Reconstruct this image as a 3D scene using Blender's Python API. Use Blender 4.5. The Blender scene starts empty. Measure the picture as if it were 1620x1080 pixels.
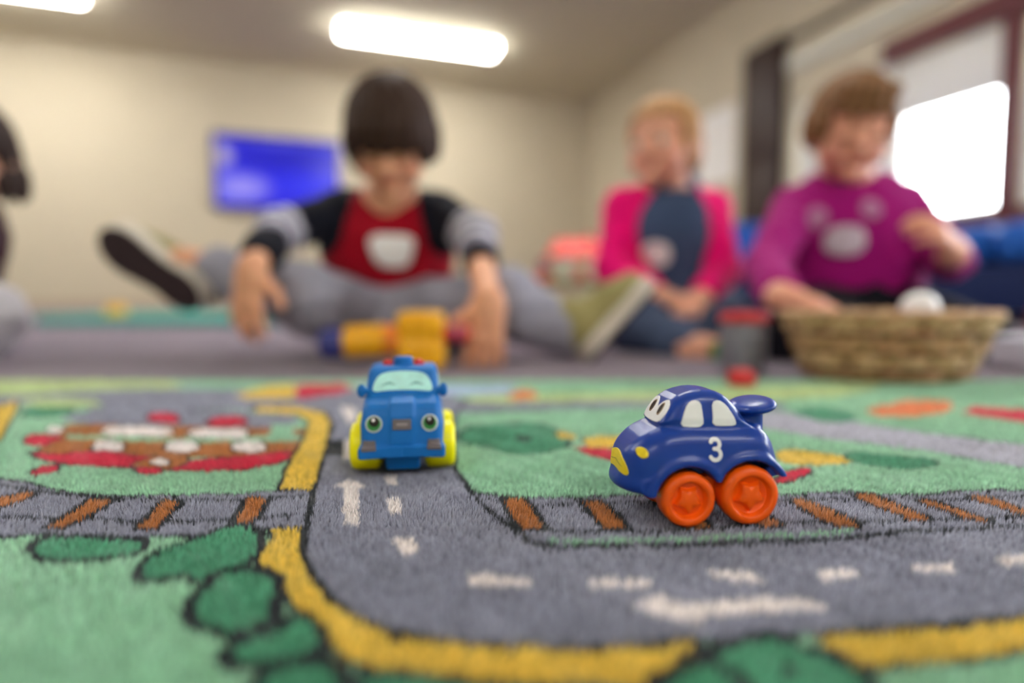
import bpy, bmesh, math, random, time
import numpy as np
from mathutils import Vector, Matrix
from mathutils.bvhtree import BVHTree

T0 = time.time()
random.seed(7)
rng = np.random.default_rng(7)
scene = bpy.context.scene
COL = scene.collection

# ------------------------------------------------------------------ camera, world, exposure
FPX = 945.0                       # focal length in pixels of the 1620x1080 frame (21 mm on 36 mm)
CAM_H = 0.084
PITCH = math.atan(65.0 / FPX)     # looking slightly down
cam_data = bpy.data.cameras.new('camera')
cam_data.sensor_width = 36.0
cam_data.lens = FPX / 1620.0 * 36.0
cam_data.clip_start = 0.01
cam_data.dof.use_dof = True
cam_data.dof.focus_distance = 0.244
cam_data.dof.aperture_fstop = 2.05
cam = bpy.data.objects.new('camera', cam_data)
COL.objects.link(cam)
cam.location = (0, 0, CAM_H)
cam.rotation_euler = (math.pi / 2 - PITCH, 0, 0)
scene.camera = cam

world = bpy.data.worlds.new('overcast_sky')
scene.world = world
world.use_nodes = True
wbg = world.node_tree.nodes['Background']
wbg.inputs['Color'].default_value = (0.93, 0.97, 1.0, 1)
wbg.inputs['Strength'].default_value = 9.0

vs = scene.view_settings
vs.view_transform = 'Standard'
vs.look = 'None'
vs.exposure = 1.4
vs.gamma = 1.0
vs.use_curve_mapping = False
LAMP_POWER = 17.0
scene.cycles.use_denoising = True
scene.cycles.max_bounces = 8
scene.cycles.diffuse_bounces = 5
scene.cycles.sample_clamp_indirect = 8.0

CP, SP = math.cos(PITCH), math.sin(PITCH)
def ray(px, py):
    """direction through a photo pixel, world space"""
    x = (px - 810.0) / FPX
    y = (540.0 - py) / FPX
    return Vector((x, CP + y * SP, y * CP - SP))
def W(px, py, Y):
    """point seen at that pixel, Y metres in front of the camera"""
    r = ray(px, py)
    return Vector((0, 0, CAM_H)) + r * (Y / r.y)
def G(px, py, z=0.0):
    """point on the horizontal plane z seen at that pixel"""
    r = ray(px, py)
    return Vector((0, 0, CAM_H)) + r * ((z - CAM_H) / r.z)

FLOOR_Z = -0.006
ROOM_A = math.radians(18.0)
CA, SA = math.cos(ROOM_A), math.sin(ROOM_A)
def R(u, v, z=0.0):
    """room axes: u along the far wall, v towards it"""
    return Vector((CA * u - SA * v, SA * u + CA * v, z))

# ------------------------------------------------------------------ materials
def lin(c):
    out = []
    for v in c[:3]:
        v = v / 255.0
        out.append(v / 12.92 if v <= 0.04045 else ((v + 0.055) / 1.055) ** 2.4)
    return tuple(out)
MATS = {}
def mat(name, rgb, rough=0.5, spec=0.5, noise=0.06, nscale=30.0, bump=0.0, bscale=200.0, coat=0.0,
        sheen=0.0, sss=0.0, emit=None, estr=0.0, attr=None, metal=0.0, trans=0.0, alpha=1.0):
    if name in MATS:
        return MATS[name]
    m = bpy.data.materials.new(name)
    m.use_nodes = True
    nt = m.node_tree
    p = nt.nodes['Principled BSDF']
    c = lin(rgb)
    p.inputs['Roughness'].default_value = rough
    p.inputs['Specular IOR Level'].default_value = spec
    p.inputs['Metallic'].default_value = metal
    p.inputs['Coat Weight'].default_value = coat
    p.inputs['Coat Roughness'].default_value = 0.12
    p.inputs['Sheen Weight'].default_value = sheen
    p.inputs['Sheen Roughness'].default_value = 0.5
    p.inputs['Transmission Weight'].default_value = trans
    if sss:
        p.inputs['Subsurface Weight'].default_value = sss
        p.inputs['Subsurface Radius'].default_value = (0.012, 0.005, 0.003)
        p.inputs['Subsurface Scale'].default_value = 0.5
    tc = nt.nodes.new('ShaderNodeTexCoord')
    nz = nt.nodes.new('ShaderNodeTexNoise')
    nz.inputs['Scale'].default_value = nscale
    nz.inputs['Detail'].default_value = 3.0
    nt.links.new(tc.outputs['Object'], nz.inputs['Vector'])
    mr = nt.nodes.new('ShaderNodeMapRange')
    mr.inputs['From Min'].default_value = 0.3
    mr.inputs['From Max'].default_value = 0.7
    mr.inputs['To Min'].default_value = 1.0 - noise
    mr.inputs['To Max'].default_value = 1.0 + noise
    nt.links.new(nz.outputs['Fac'], mr.inputs['Value'])
    mx = nt.nodes.new('ShaderNodeVectorMath')
    mx.operation = 'SCALE'
    if attr:
        at = nt.nodes.new('ShaderNodeVertexColor')
        at.layer_name = attr
        nt.links.new(at.outputs['Color'], mx.inputs[0])
    else:
        mx.inputs[0].default_value = c
    nt.links.new(mr.outputs['Result'], mx.inputs['Scale'])
    nt.links.new(mx.outputs['Vector'], p.inputs['Base Color'])
    if emit is not None:
        p.inputs['Emission Color'].default_value = (*lin(emit), 1)
        p.inputs['Emission Strength'].default_value = estr
    if bump:
        b = nt.nodes.new('ShaderNodeBump')
        b.inputs['Strength'].default_value = bump
        b.inputs['Distance'].default_value = 0.002
        n2 = nt.nodes.new('ShaderNodeTexNoise')
        n2.inputs['Scale'].default_value = bscale
        n2.inputs['Detail'].default_value = 4.0
        nt.links.new(tc.outputs['Object'], n2.inputs['Vector'])
        nt.links.new(n2.outputs['Fac'], b.inputs['Height'])
        nt.links.new(b.outputs['Normal'], p.inputs['Normal'])
    MATS[name] = m
    return m

# ------------------------------------------------------------------ object helpers
def link(name, me, m=None, parent=None, smooth=True):
    o = bpy.data.objects.new(name, me)
    COL.objects.link(o)
    if m is not None and not me.materials:
        me.materials.append(m)
    if parent is not None:
        o.parent = parent
    if smooth and len(me.polygons):
        me.polygons.foreach_set('use_smooth', np.ones(len(me.polygons), dtype=bool))
    return o
def tag(o, label=None, cat=None, group=None, kind=None):
    if label: o['label'] = label
    if cat: o['category'] = cat
    if group: o['group'] = group
    if kind: o['kind'] = kind
    return o
def empty(name, loc=(0, 0, 0), rz=0.0):
    o = bpy.data.objects.new(name, None)
    o.empty_display_size = 0.02
    COL.objects.link(o)
    o.location = loc
    o.rotation_euler = (0, 0, rz)
    return o
def np_mesh(name, verts, faces):
    """mesh from an (n,3) array and an (m,k) array of equal-sized faces"""
    verts = np.asarray(verts, dtype=np.float32)
    faces = np.asarray(faces, dtype=np.int32)
    me = bpy.data.meshes.new(name)
    me.vertices.add(len(verts))
    me.vertices.foreach_set('co', verts.ravel())
    k = faces.shape[1]
    me.loops.add(faces.size)
    me.loops.foreach_set('vertex_index', faces.ravel())
    me.polygons.add(len(faces))
    me.polygons.foreach_set('loop_start', np.arange(0, faces.size, k, dtype=np.int32))
    me.update(calc_edges=True)
    me.validate()
    return me
def set_colors(me, cols, name='tint'):
    a = me.color_attributes.new(name, 'FLOAT_COLOR', 'POINT')
    c = np.ones((len(me.vertices), 4), dtype=np.float32)
    c[:, :3] = cols
    a.data.foreach_set('color', c.ravel())
def bm_obj(name, bm, m, parent=None, smooth=False, autos=None):
    bmesh.ops.recalc_face_normals(bm, faces=bm.faces)
    me = bpy.data.meshes.new(name)
    bm.to_mesh(me)
    bm.free()
    o = link(name, me, m, parent, smooth)
    if autos is not None:
        me.polygons.foreach_set('use_smooth', np.ones(len(me.polygons), dtype=bool))
        me.set_sharp_from_angle(angle=math.radians(autos))
    return o
def box_bm(bm, c, half, rot=None, bevel=0.0, seg=2):
    r = bmesh.ops.create_cube(bm, size=1.0)
    vv = r['verts']
    for v in vv:
        v.co = Vector((v.co.x * 2 * half[0], v.co.y * 2 * half[1], v.co.z * 2 * half[2]))
    if bevel:
        es = list({e for v in vv for e in v.link_edges})
        rr = bmesh.ops.bevel(bm, geom=es, offset=bevel, segments=seg, affect='EDGES', profile=0.6)
        vv = list({v for f in rr['faces'] for v in f.verts} | {v for v in vv if v.is_valid})
    for v in vv:
        p = v.co
        if rot is not None:
            p = rot @ p
        v.co = p + Vector(c)
    return vv
def box(name, c, half, m, parent=None, rot=None, bevel=0.0, seg=2):
    bm = bmesh.new()
    box_bm(bm, c, half, rot, bevel, seg)
    return bm_obj(name, bm, m, parent, autos=35)
ROT_ROOM = Matrix.Rotation(ROOM_A, 3, 'Z')
def rbox(name, u0, u1, v0, v1, z0, z1, m, parent=None, bevel=0.0):
    """box given in room axes"""
    c = R((u0 + u1) / 2, (v0 + v1) / 2, (z0 + z1) / 2)
    return box(name, c, (abs(u1 - u0) / 2, abs(v1 - v0) / 2, abs(z1 - z0) / 2), m, parent, ROT_ROOM, bevel)
def lathe(name, prof, m, parent=None, n=48, axis='Z', loc=(0, 0, 0), rot=None, autos=40):
    """prof: list of (radius, height), closed at both ends when radius is 0"""
    bm = bmesh.new()
    rings = []
    for r, h in prof:
        if r <= 1e-7:
            rings.append([bm.verts.new((0, 0, h))])
        else:
            rings.append([bm.verts.new((r * math.cos(2 * math.pi * i / n), r * math.sin(2 * math.pi * i / n), h)) for i in range(n)])
    for a, b in zip(rings, rings[1:]):
        if len(a) == 1 and len(b) == 1:
            continue
        for i in range(n):
            j = (i + 1) % n
            if len(a) == 1:
                bm.faces.new((a[0], b[i], b[j]))
            elif len(b) == 1:
                bm.faces.new((a[i], a[j], b[0]))
            else:
                bm.faces.new((a[i], a[j], b[j], b[i]))
    M = Matrix.Identity(3)
    if axis == 'Y':
        M = Matrix.Rotation(math.pi / 2, 3, 'X')
    elif axis == 'X':
        M = Matrix.Rotation(math.pi / 2, 3, 'Y')
    if rot is not None:
        M = rot @ M
    for v in bm.verts:
        v.co = M @ v.co + Vector(loc)
    return bm_obj(name, bm, m, parent, autos=autos)
def tube(name, pts, radii, m, parent=None, n=8, closed=False, flat=None):
    """tube along points; flat=(normal_scale, up_scale) squashes the section"""
    pts = [Vector(p) for p in pts]
    N = len(pts)
    if not hasattr(radii, '__len__'):
        radii = [radii] * N
    V, F = [], []
    for i, p in enumerate(pts):
        a = pts[(i - 1) % N] if (closed or i > 0) else p
        b = pts[(i + 1) % N] if (closed or i < N - 1) else p
        t = (b - a).normalized()
        up = Vector((0, 0, 1)) if abs(t.z) < 0.9 else Vector((1, 0, 0))
        s = t.cross(up).normalized()
        w = s.cross(t).normalized()
        fs, fw = flat if flat else (1, 1)
        for k in range(n):
            an = 2 * math.pi * k / n
            V.append(p + s * (math.cos(an) * radii[i] * fs) + w * (math.sin(an) * radii[i] * fw))
    for i in range(N if closed else N - 1):
        j = (i + 1) % N
        for k in range(n):
            l = (k + 1) % n
            F.append((i * n + k, i * n + l, j * n + l, j * n + k))
    bm = bmesh.new()
    bv = [bm.verts.new(v) for v in V]
    for f in F:
        bm.faces.new([bv[q] for q in f])
    if not closed:
        bm.faces.new(bv[:n][::-1])
        bm.faces.new(bv[-n:])
    return bm_obj(name, bm, m, parent, autos=60)

# ------------------------------------------------------------------ distance-field modelling
def surface_nets(d, lo, h):
    s = d < 0
    c = np.zeros((d.shape[0] - 1, d.shape[1] - 1, d.shape[2] - 1), dtype=np.int8)
    for i in (0, 1):
        for j in (0, 1):
            for k in (0, 1):
                c += s[i:s.shape[0] - 1 + i, j:s.shape[1] - 1 + j, k:s.shape[2] - 1 + k]
    act = (c > 0) & (c < 8)
    ids = np.argwhere(act)
    idx = np.full(c.shape, -1, dtype=np.int32)
    idx[act] = np.arange(len(ids), dtype=np.int32)
    acc = np.zeros((len(ids), 3))
    cnt = np.zeros(len(ids))
    cor = [(i, j, k) for i in (0, 1) for j in (0, 1) for k in (0, 1)]
    for a in cor:
        for ax in range(3):
            if a[ax] == 0:
                b = list(a); b[ax] = 1
                va = d[ids[:, 0] + a[0], ids[:, 1] + a[1], ids[:, 2] + a[2]]
                vb = d[ids[:, 0] + b[0], ids[:, 1] + b[1], ids[:, 2] + b[2]]
                cr = (va < 0) != (vb < 0)
                t = np.where(cr, va / np.where(cr, va - vb, 1), 0)
                p = np.array(a, dtype=float)[None, :].repeat(len(ids), 0)
                p[:, ax] += t
                acc[cr] += p[cr]
                cnt += cr
    verts = np.asarray(lo)[None, :] + h * (ids + acc / cnt[:, None])
    F = []
    for ax in range(3):
        b, cc = (ax + 1) % 3, (ax + 2) % 3
        sl0 = [slice(1, -1)] * 3; sl1 = [slice(1, -1)] * 3
        sl0[ax] = slice(0, -1); sl1[ax] = slice(1, None)
        s0, s1 = s[tuple(sl0)], s[tuple(sl1)]
        e = np.argwhere(s0 != s1)
        if not len(e):
            continue
        ins = s0[e[:, 0], e[:, 1], e[:, 2]]
        base = e.copy()
        base[:, b] += 1; base[:, cc] += 1
        q = []
        for (ob, oc) in ((-1, -1), (0, -1), (0, 0), (-1, 0)):
            w = base.copy()
            w[:, b] += ob; w[:, cc] += oc
            q.append(idx[w[:, 0], w[:, 1], w[:, 2]])
        q = np.stack(q, 1)
        q[~ins] = q[~ins][:, ::-1]
        F.append(q)
    return verts, np.concatenate(F)
def smin(a, b, k):
    if k <= 0:
        return np.minimum(a, b)
    h = np.clip(0.5 + 0.5 * (a - b) / k, 0, 1)
    return b * h + a * (1 - h) - k * h * (1 - h)
def smax(a, b, k):
    return -smin(-a, -b, k)
def fn_mesh(name, fn, lo, hi, res):
    ax = [np.arange(lo[i], hi[i] + res, res) for i in range(3)]
    X, Y, Z = ax[0][:, None, None], ax[1][None, :, None], ax[2][None, None, :]
    d = np.broadcast_to(fn(X, Y, Z), (len(ax[0]), len(ax[1]), len(ax[2])))
    v, f = surface_nets(d, lo, res)
    return np_mesh(name, v, f)
def poly2d(pts, X, Z):
    """signed distance to a polygon, broadcasting over X and Z"""
    pts = [np.array(p, dtype=float) for p in pts]
    d = None
    s = None
    for i in range(len(pts)):
        a, b = pts[i], pts[i - 1]
        ex, ez = b[0] - a[0], b[1] - a[1]
        wx, wz = X - a[0], Z - a[1]
        t = np.clip((wx * ex + wz * ez) / max(ex * ex + ez * ez, 1e-18), 0, 1)
        dd = (wx - ex * t) ** 2 + (wz - ez * t) ** 2
        d = dd if d is None else np.minimum(d, dd)
        c1, c2, c3 = Z >= a[1], Z < b[1], ex * wz > ez * wx
        flip = (c1 & c2 & c3) | (~c1 & ~c2 & ~c3)
        s = flip if s is None else s ^ flip
    return np.where(s, -1.0, 1.0) * np.sqrt(d)
def chaikin(pts, n=1, closed=True):
    pts = [np.array(p, dtype=float) for p in pts]
    for _ in range(n):
        q = []
        N = len(pts)
        for i in range(N if closed else N - 1):
            a, b = pts[i], pts[(i + 1) % N]
            q += [a * 0.75 + b * 0.25, a * 0.25 + b * 0.75]
        pts = q
    return pts

class Field:
    def __init__(self, lo, hi, res):
        self.lo = np.array(lo, dtype=float); self.res = res
        self.n = np.ceil((np.array(hi) - self.lo) / res).astype(int) + 1
        self.d = np.full(self.n, 1.0, dtype=np.float32)
    def loc(self, mn, mx, pad):
        a = np.clip(np.floor((np.array(mn) - pad - self.lo) / self.res).astype(int), 0, self.n)
        b = np.clip(np.ceil((np.array(mx) + pad - self.lo) / self.res).astype(int) + 1, 0, self.n)
        sl = tuple(slice(a[i], b[i]) for i in range(3))
        ax = [(self.lo[i] + self.res * np.arange(a[i], b[i])).astype(np.float32) for i in range(3)]
        return sl, ax[0][:, None, None], ax[1][None, :, None], ax[2][None, None, :]
    def put(self, sl, dn, k, op='add'):
        d0 = self.d[sl]
        if d0.size == 0:
            return
        self.d[sl] = smin(d0, dn, k) if op == 'add' else smax(d0, -dn, k)
    def cap(self, a, b, ra, rb, k=0.01, op='add'):
        a = np.array(a, dtype=float); b = np.array(b, dtype=float)
        m = max(ra, rb)
        sl, X, Y, Z = self.loc(np.minimum(a, b), np.maximum(a, b), m + k + 4 * self.res)
        e = b - a
        t = np.clip(((X - a[0]) * e[0] + (Y - a[1]) * e[1] + (Z - a[2]) * e[2]) / max(e @ e, 1e-12), 0, 1)
        dn = np.sqrt((X - a[0] - t * e[0]) ** 2 + (Y - a[1] - t * e[1]) ** 2 + (Z - a[2] - t * e[2]) ** 2) - (ra + (rb - ra) * t)
        self.put(sl, dn, k, op)
        return self
    def chain(self, pts, rad, k=0.01):
        for i in range(len(pts) - 1):
            self.cap(pts[i], pts[i + 1], rad[i], rad[i + 1], k)
        return self
    def ell(self, c, r, B=None, k=0.01, op='add'):
        c = np.array(c, dtype=float); r = np.array(r, dtype=float)
        m = r.max()
        sl, X, Y, Z = self.loc(c, c, m + k + 4 * self.res)
        B = np.eye(3) if B is None else np.array(B)
        q = [((X - c[0]) * B[0, i] + (Y - c[1]) * B[1, i] + (Z - c[2]) * B[2, i]) for i in range(3)]
        l = np.sqrt(sum((q[i] / r[i]) ** 2 for i in range(3)))
        g = np.sqrt(sum((q[i] / r[i] ** 2) ** 2 for i in range(3)))
        dn = l * (l - 1) / np.maximum(g, 1e-6)
        self.put(sl, dn, k, op)
        return self
    def bx(self, c, half, B=None, rad=0.005, k=0.005, op='add'):
        c = np.array(c, dtype=float); half = np.array(half, dtype=float)
        m = np.linalg.norm(half)
        sl, X, Y, Z = self.loc(c, c, m + k + 4 * self.res)
        B = np.eye(3) if B is None else np.array(B)
        q = [np.abs((X - c[0]) * B[0, i] + (Y - c[1]) * B[1, i] + (Z - c[2]) * B[2, i]) - half[i] + rad for i in range(3)]
        dn = np.sqrt(sum(np.maximum(v, 0) ** 2 for v in q)) + np.minimum(np.maximum(np.maximum(q[0], q[1]), q[2]), 0) - rad
        self.put(sl, dn, k, op)
        return self
    def plane(self, p, n, k=0.003):
        """cut away the side the normal points to"""
        sl, X, Y, Z = self.loc(self.lo, self.lo + self.n * self.res, 0)
        n = np.array(n, dtype=float); n /= np.linalg.norm(n); p = np.array(p)
        dn = (X - p[0]) * n[0] + (Y - p[1]) * n[1] + (Z - p[2]) * n[2]
        self.d[sl] = smax(self.d[sl], dn.astype(np.float32), k)
        return self
    def mesh(self, name):
        v, f = surface_nets(self.d, self.lo, self.res)
        return np_mesh(name, v, f)
def mesh_co(me):
    a = np.empty(len(me.vertices) * 3, dtype=np.float32)
    me.vertices.foreach_get('co', a)
    return a.reshape(-1, 3)

# ------------------------------------------------------------------ room shell
CEIL = 2.45
M_wall = mat('wall_paint', (200, 190, 168), 0.85, 0.2, 0.02, 3, 0.15, 150)
M_ceil = mat('ceiling_paint', (212, 204, 180), 0.9, 0.2, 0.02, 3, 0.1, 120)
M_floor = mat('floor_carpet', (112, 98, 116), 0.95, 0.1, 0.12, 60, 0.8, 900, sheen=0.3)
U0, U1, V0, V1 = -5.4, 3.15, -3.2, 6.7
tag(rbox('floor', U0 - .2, U1 + .2, V0 - .2, V1 + .2, FLOOR_Z - .1, FLOOR_Z, M_floor), kind='structure')
tag(rbox('ceiling', U0 - .2, U1 + .2, V0 - .2, V1 + .2, CEIL, CEIL + .1, M_ceil), kind='structure')
tag(rbox('wall_far', U0 - .2, U1 + .2, V1, V1 + .15, FLOOR_Z, CEIL, M_wall), kind='structure')
tag(rbox('wall_left', U0 - .15, U0, V0, V1, FLOOR_Z, CEIL, M_wall), kind='structure')
tag(rbox('wall_back', U0, U1, V0 - .15, V0, FLOOR_Z, CEIL, M_wall), kind='structure')
M_base = mat('skirting_paint', (176, 160, 140), 0.5, 0.4, 0.02, 5)
tag(rbox('baseboard_far', U0, U1, V1 - .015, V1, FLOOR_Z, .07, M_base), kind='structure')

# window wall: piers, apron and head around real openings
wr = tag(empty('wall_right'), kind='structure')
def wall_piece(v0, v1, z0, z1):
    return rbox('wall_panel', U1, U1 + .18, v0, v1, z0, z1, M_wall, wr)
WZ0, WZ1 = 0.52, 1.42
OPEN = [(2.72, 3.40), (2.07, 2.66), (1.34, 1.975), (.2, 1.22), (-1.2, -.1)]
DOORV = (3.47, 3.87)
wall_piece(V0, V1, FLOOR_Z, WZ0)
wall_piece(V0, V1, WZ1, CEIL)
edges = [V1] + [x for o in OPEN for x in (o[1], o[0])] + [V0]
for a, b in zip(edges[0::2], edges[1::2]):
    wall_piece(b, a, WZ0, WZ1)
M_maroon = mat('maroon_paint', (92, 34, 40), 0.4, 0.5, 0.05, 8)
M_whitefr = mat('white_frame_paint', (232, 230, 228), 0.4, 0.5, 0.02, 6)
M_dark = mat('dark_brown_wood', (52, 32, 27), 0.5, 0.4, 0.12, 10)
M_blind = mat('blind_fabric', (226, 224, 218), 0.8, 0.2, 0.02, 40)
M_blind.node_tree.nodes['Principled BSDF'].inputs['Subsurface Weight'].default_value = 0.0
def glass_mat():
    m = bpy.data.materials.new('window_glass')
    m.use_nodes = True
    nt = m.node_tree
    nt.nodes.remove(nt.nodes['Principled BSDF'])
    tr = nt.nodes.new('ShaderNodeBsdfTransparent')
    gl = nt.nodes.new('ShaderNodeBsdfGlossy'); gl.inputs['Roughness'].default_value = 0.02
    fr = nt.nodes.new('ShaderNodeFresnel'); fr.inputs['IOR'].default_value = 1.3
    mx = nt.nodes.new('ShaderNodeMixShader')
    nt.links.new(fr.outputs[0], mx.inputs[0]); nt.links.new(tr.outputs[0], mx.inputs[1]); nt.links.new(gl.outputs[0], mx.inputs[2])
    nt.links.new(mx.outputs[0], nt.nodes['Material Output'].inputs[0])
    return m
M_glass = glass_mat()
for i, (a, b) in enumerate(OPEN):
    w = tag(empty('window_%d' % (i + 1), R(U1 + .05, (a + b) / 2, WZ0)), kind='structure')
    inv = w.location
    def piece(nm, u0, u1, v0, v1, z0, z1, m):
        o = rbox(nm, u0, u1, v0, v1, z0, z1, m, w, .004)
        o.data.transform(Matrix.Translation(-inv))
        return o
    t = .035
    for (va, vb) in ((a, a + t), (b - t, b)):
        piece('window_frame', U1 + .03, U1 + .11, va, vb, WZ0, WZ1, M_whitefr)
    for (za, zb) in ((WZ0, WZ0 + t), (WZ1 - t, WZ1)):
        piece('window_frame', U1 + .03, U1 + .11, a + t, b - t, za, zb, M_whitefr)
    piece('pane', U1 + .068, U1 + .074, a + t, b - t, WZ0 + t, WZ1 - t, M_glass)
    piece('roller_blind', U1 + .012, U1 + .018, a + .02, b - .02, 1.10 if i else .60, WZ1 - .01, M_blind)
    pl = bpy.data.lights.new('daylight_portal', 'AREA')
    pl.shape = 'RECTANGLE'; pl.size = b - a; pl.size_y = WZ1 - WZ0
    pl.cycles.is_portal = True
    po = bpy.data.objects.new('daylight_portal', pl)
    COL.objects.link(po)
    po.location = R(U1 + .15, (a + b) / 2, (WZ0 + WZ1) / 2)
    zax = R(1, 0, 0).normalized()
    xax = R(0, 1, 0).normalized()
    yax = zax.cross(xax)
    po.matrix_world = Matrix(((xax.x, yax.x, zax.x, po.location.x), (xax.y, yax.y, zax.y, po.location.y), (xax.z, yax.z, zax.z, po.location.z), (0, 0, 0, 1)))
# maroon window surround: head board, sill board and mullions
def trim(n, *a):
    return tag(rbox('trim_%d' % n, *a), kind='structure')
trim(1, U1 - .05, U1, -1.3, 2.70, 1.42, 1.55, M_maroon)
trim(2, U1 - .05, U1, -1.3, 2.70, .45, .52, M_maroon)
trim(3, U1 - .03, U1 + .02, 1.98, 2.065, .52, 1.42, M_maroon)
trim(4, U1 - .03, U1 + .02, 1.23, 1.31, .52, 1.42, M_maroon)
trim(5, U1 - .03, U1 + .02, 2.665, 2.715, .52, 1.42, M_whitefr)
M_rail = mat('pale_rail_paint', (205, 204, 192), 0.4, 0.5, 0.02, 6)
trim(6, U1 - .04, U1, -1.3, 3.45, 1.66, 1.73, M_rail)
M_beam = mat('grey_beam_paint', (128, 120, 108), 0.6, 0.3, 0.03, 6)
trim(7, U1 - .05, U1, -1.3, 3.46, 1.86, 1.90, M_beam)
door = tag(rbox('door_1', U1 - .06, U1 - .005, DOORV[0], DOORV[1], FLOOR_Z, 1.93, M_dark, None, .005), kind='structure')
rbox('door_panel', U1 - .066, U1 - .058, DOORV[0] + .06, DOORV[1] - .06, .25, 1.0, M_dark, door, .003)
rbox('door_panel', U1 - .066, U1 - .058, DOORV[0] + .06, DOORV[1] - .06, 1.1, 1.82, M_dark, door, .003)

# ------------------------------------------------------------------ ceiling lights
def lamp_mat():
    return mat('lamp_diffuser', (250, 250, 245), 0.5, 0.3, 0.0, 5, emit=(255, 252, 246), estr=LAMP_POWER)
M_lampbody = mat('lamp_housing', (235, 235, 232), 0.4, 0.5, 0.01, 5)
LIGHTS = [(.93, 5.5, 'long white ceiling light glowing in front of the far wall, above the dark-haired boy'),
          (-2.36, 5.5, 'long white ceiling light glowing near the far wall, away from the windows'),
          (.93, 2.1, 'long white ceiling light over the children'),
          (-2.45, 2.1, 'long white ceiling light over the empty carpet'),
          (.93, -2.2, 'added unseen ceiling light behind the play rug, near the windows'),  # unseen rear pair, added so faces and toys are not backlit
          (-2.45, -2.2, 'added unseen ceiling light behind the play rug, by the plain wall')]
for u, v, lab in LIGHTS:
    t = tag(empty('ceiling_light', R(u, v, CEIL), ROOM_A), lab, 'ceiling light', 'ceiling lights')
    box('housing', (0, 0, -.015), (.71, .12, .015), M_lampbody, t, bevel=.008)
    box('diffuser', (0, 0, -.05), (.69, .105, .022), lamp_mat(), t, bevel=.022, seg=3)

# ------------------------------------------------------------------ play rug: flat print of roads, rails and fields, and its pile
LG, DG, GR, DK = (150, 202, 168), (80, 154, 120), (144, 147, 166), (40, 46, 52)
YE, BR, RD, WH = (232, 198, 82), (178, 112, 58), (214, 36, 72), (240, 232, 230)
YG, BL, OR, LB = (192, 214, 150), (180, 200, 232), (234, 136, 86), (184, 184, 200)
SHAPES = []
def sh(col, pts, line=0.0, smooth=1, lcol=DK, z=0.0):
    pts = chaikin(pts, smooth) if smooth else pts
    SHAPES.append((lin(col), [tuple(G(p[0], p[1])[:2]) for p in pts], line, lin(lcol), True))
def stroke(col, pts, wmm, smooth=1):
    pts = chaikin(pts, smooth, False) if smooth else pts
    SHAPES.append((None, [tuple(G(p[0], p[1])[:2]) for p in pts], wmm, lin(col), False))
# far road, strips along the far edge
sh(YG, [(-500, 598), (240, 598), (300, 606), (240, 622), (-500, 626)], 0)
sh(GR, [(-500, 628), (0, 626), (170, 612), (420, 612), (720, 626), (960, 630), (1240, 632), (1240, 648), (960, 645), (720, 652), (600, 690), (400, 650), (160, 646), (-500, 650)], 0)
sh(YE, [(370, 622), (420, 609), (466, 606), (466, 627), (390, 628)], 0, 0)
sh(RD, [(468, 606), (545, 605), (562, 615), (545, 626), (468, 627)], 0, 0)
sh(BL, [(562, 607), (820, 607), (800, 622), (562, 620)], 0, 0)
sh(YG, [(720, 622), (1000, 618), (1300, 606), (1420, 606), (1300, 630), (1000, 630), (730, 636)], 0)
sh(OR, [(800, 630), (815, 615), (840, 613), (856, 628)], 0)
# left field
F1 = [(-140, 745), (-60, 700), (30, 640), (160, 642), (400, 646), (470, 650), (488, 662), (478, 690), (455, 730), (438, 771), (375, 777), (300, 778), (200, 780), (130, 777), (75, 768), (40, 760), (0, 752)]
sh(LG, F1, 1.6, 0)
sh(YG, [(30, 640), (40, 629), (150, 628), (165, 641)], 0)
sh(DG, [(38, 646), (60, 640), (110, 642), (120, 652), (60, 657), (32, 658)], 1.5)
sh(YE, [(-120, 720), (-40, 650), (28, 630), (26, 645), (2, 690), (-60, 750)], 1.5, 0)
sh(GR, [(80, 668), (130, 645), (200, 640), (460, 652), (470, 668), (440, 676)], 0)
sh(BR, [(60, 708), (105, 668), (160, 668), (488, 675), (486, 700), (478, 716), (400, 720), (60, 716)], 1.0, 0)
sh(LG, [(105, 684), (300, 690), (485, 684), (485, 694), (300, 696), (105, 690)], 0, 0)
sh(GR, [(415, 660), (440, 650), (470, 655), (475, 668), (420, 672)], 0)
sh(LG, [(430, 668), (465, 668), (462, 690), (425, 690)], 0, 0)
sh(RD, [(228, 658), (240, 650), (272, 649), (288, 659), (280, 667), (240, 664)], 1.5)
sh(RD, [(322, 668), (338, 656), (384, 655), (394, 664), (380, 671), (330, 671)], 1.5)
sh(WH, [(152, 684), (175, 669), (272, 672), (274, 685), (220, 687)], 1.2)
sh(WH, [(290, 687), (306, 673), (390, 674), (396, 688), (340, 690)], 1.2)
sh(RD, [(30, 697), (45, 684), (85, 684), (104, 690), (62, 704)], 1.3)
sh(WH, [(66, 680), (80, 669), (100, 672), (100, 682)], 0.8)
for wx in (172, 287, 393):
    sh(WH, [(wx - 31, 706), (wx - 20, 693), (wx + 20, 693), (wx + 31, 704), (wx + 12, 713), (wx - 14, 712)], 1.2)
sh(RD, [(42, 712), (90, 714), (160, 709), (220, 717), (300, 724), (400, 716), (492, 707), (487, 714), (440, 728), (385, 740), (290, 741), (200, 737), (100, 731), (60, 724)], 1.5, 0)
sh(RD, [(38, 748), (62, 735), (92, 729), (94, 740), (72, 747)], 1.2)
sh(BR, [(203, 737), (225, 721), (284, 715), (304, 722), (276, 739)], 1.2)
sh(WH, [(230, 729), (250, 720), (272, 725), (262, 734)], 0.8)
sh(RD, [(210, 736), (256, 734), (252, 746), (220, 746)], 1.0)
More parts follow.
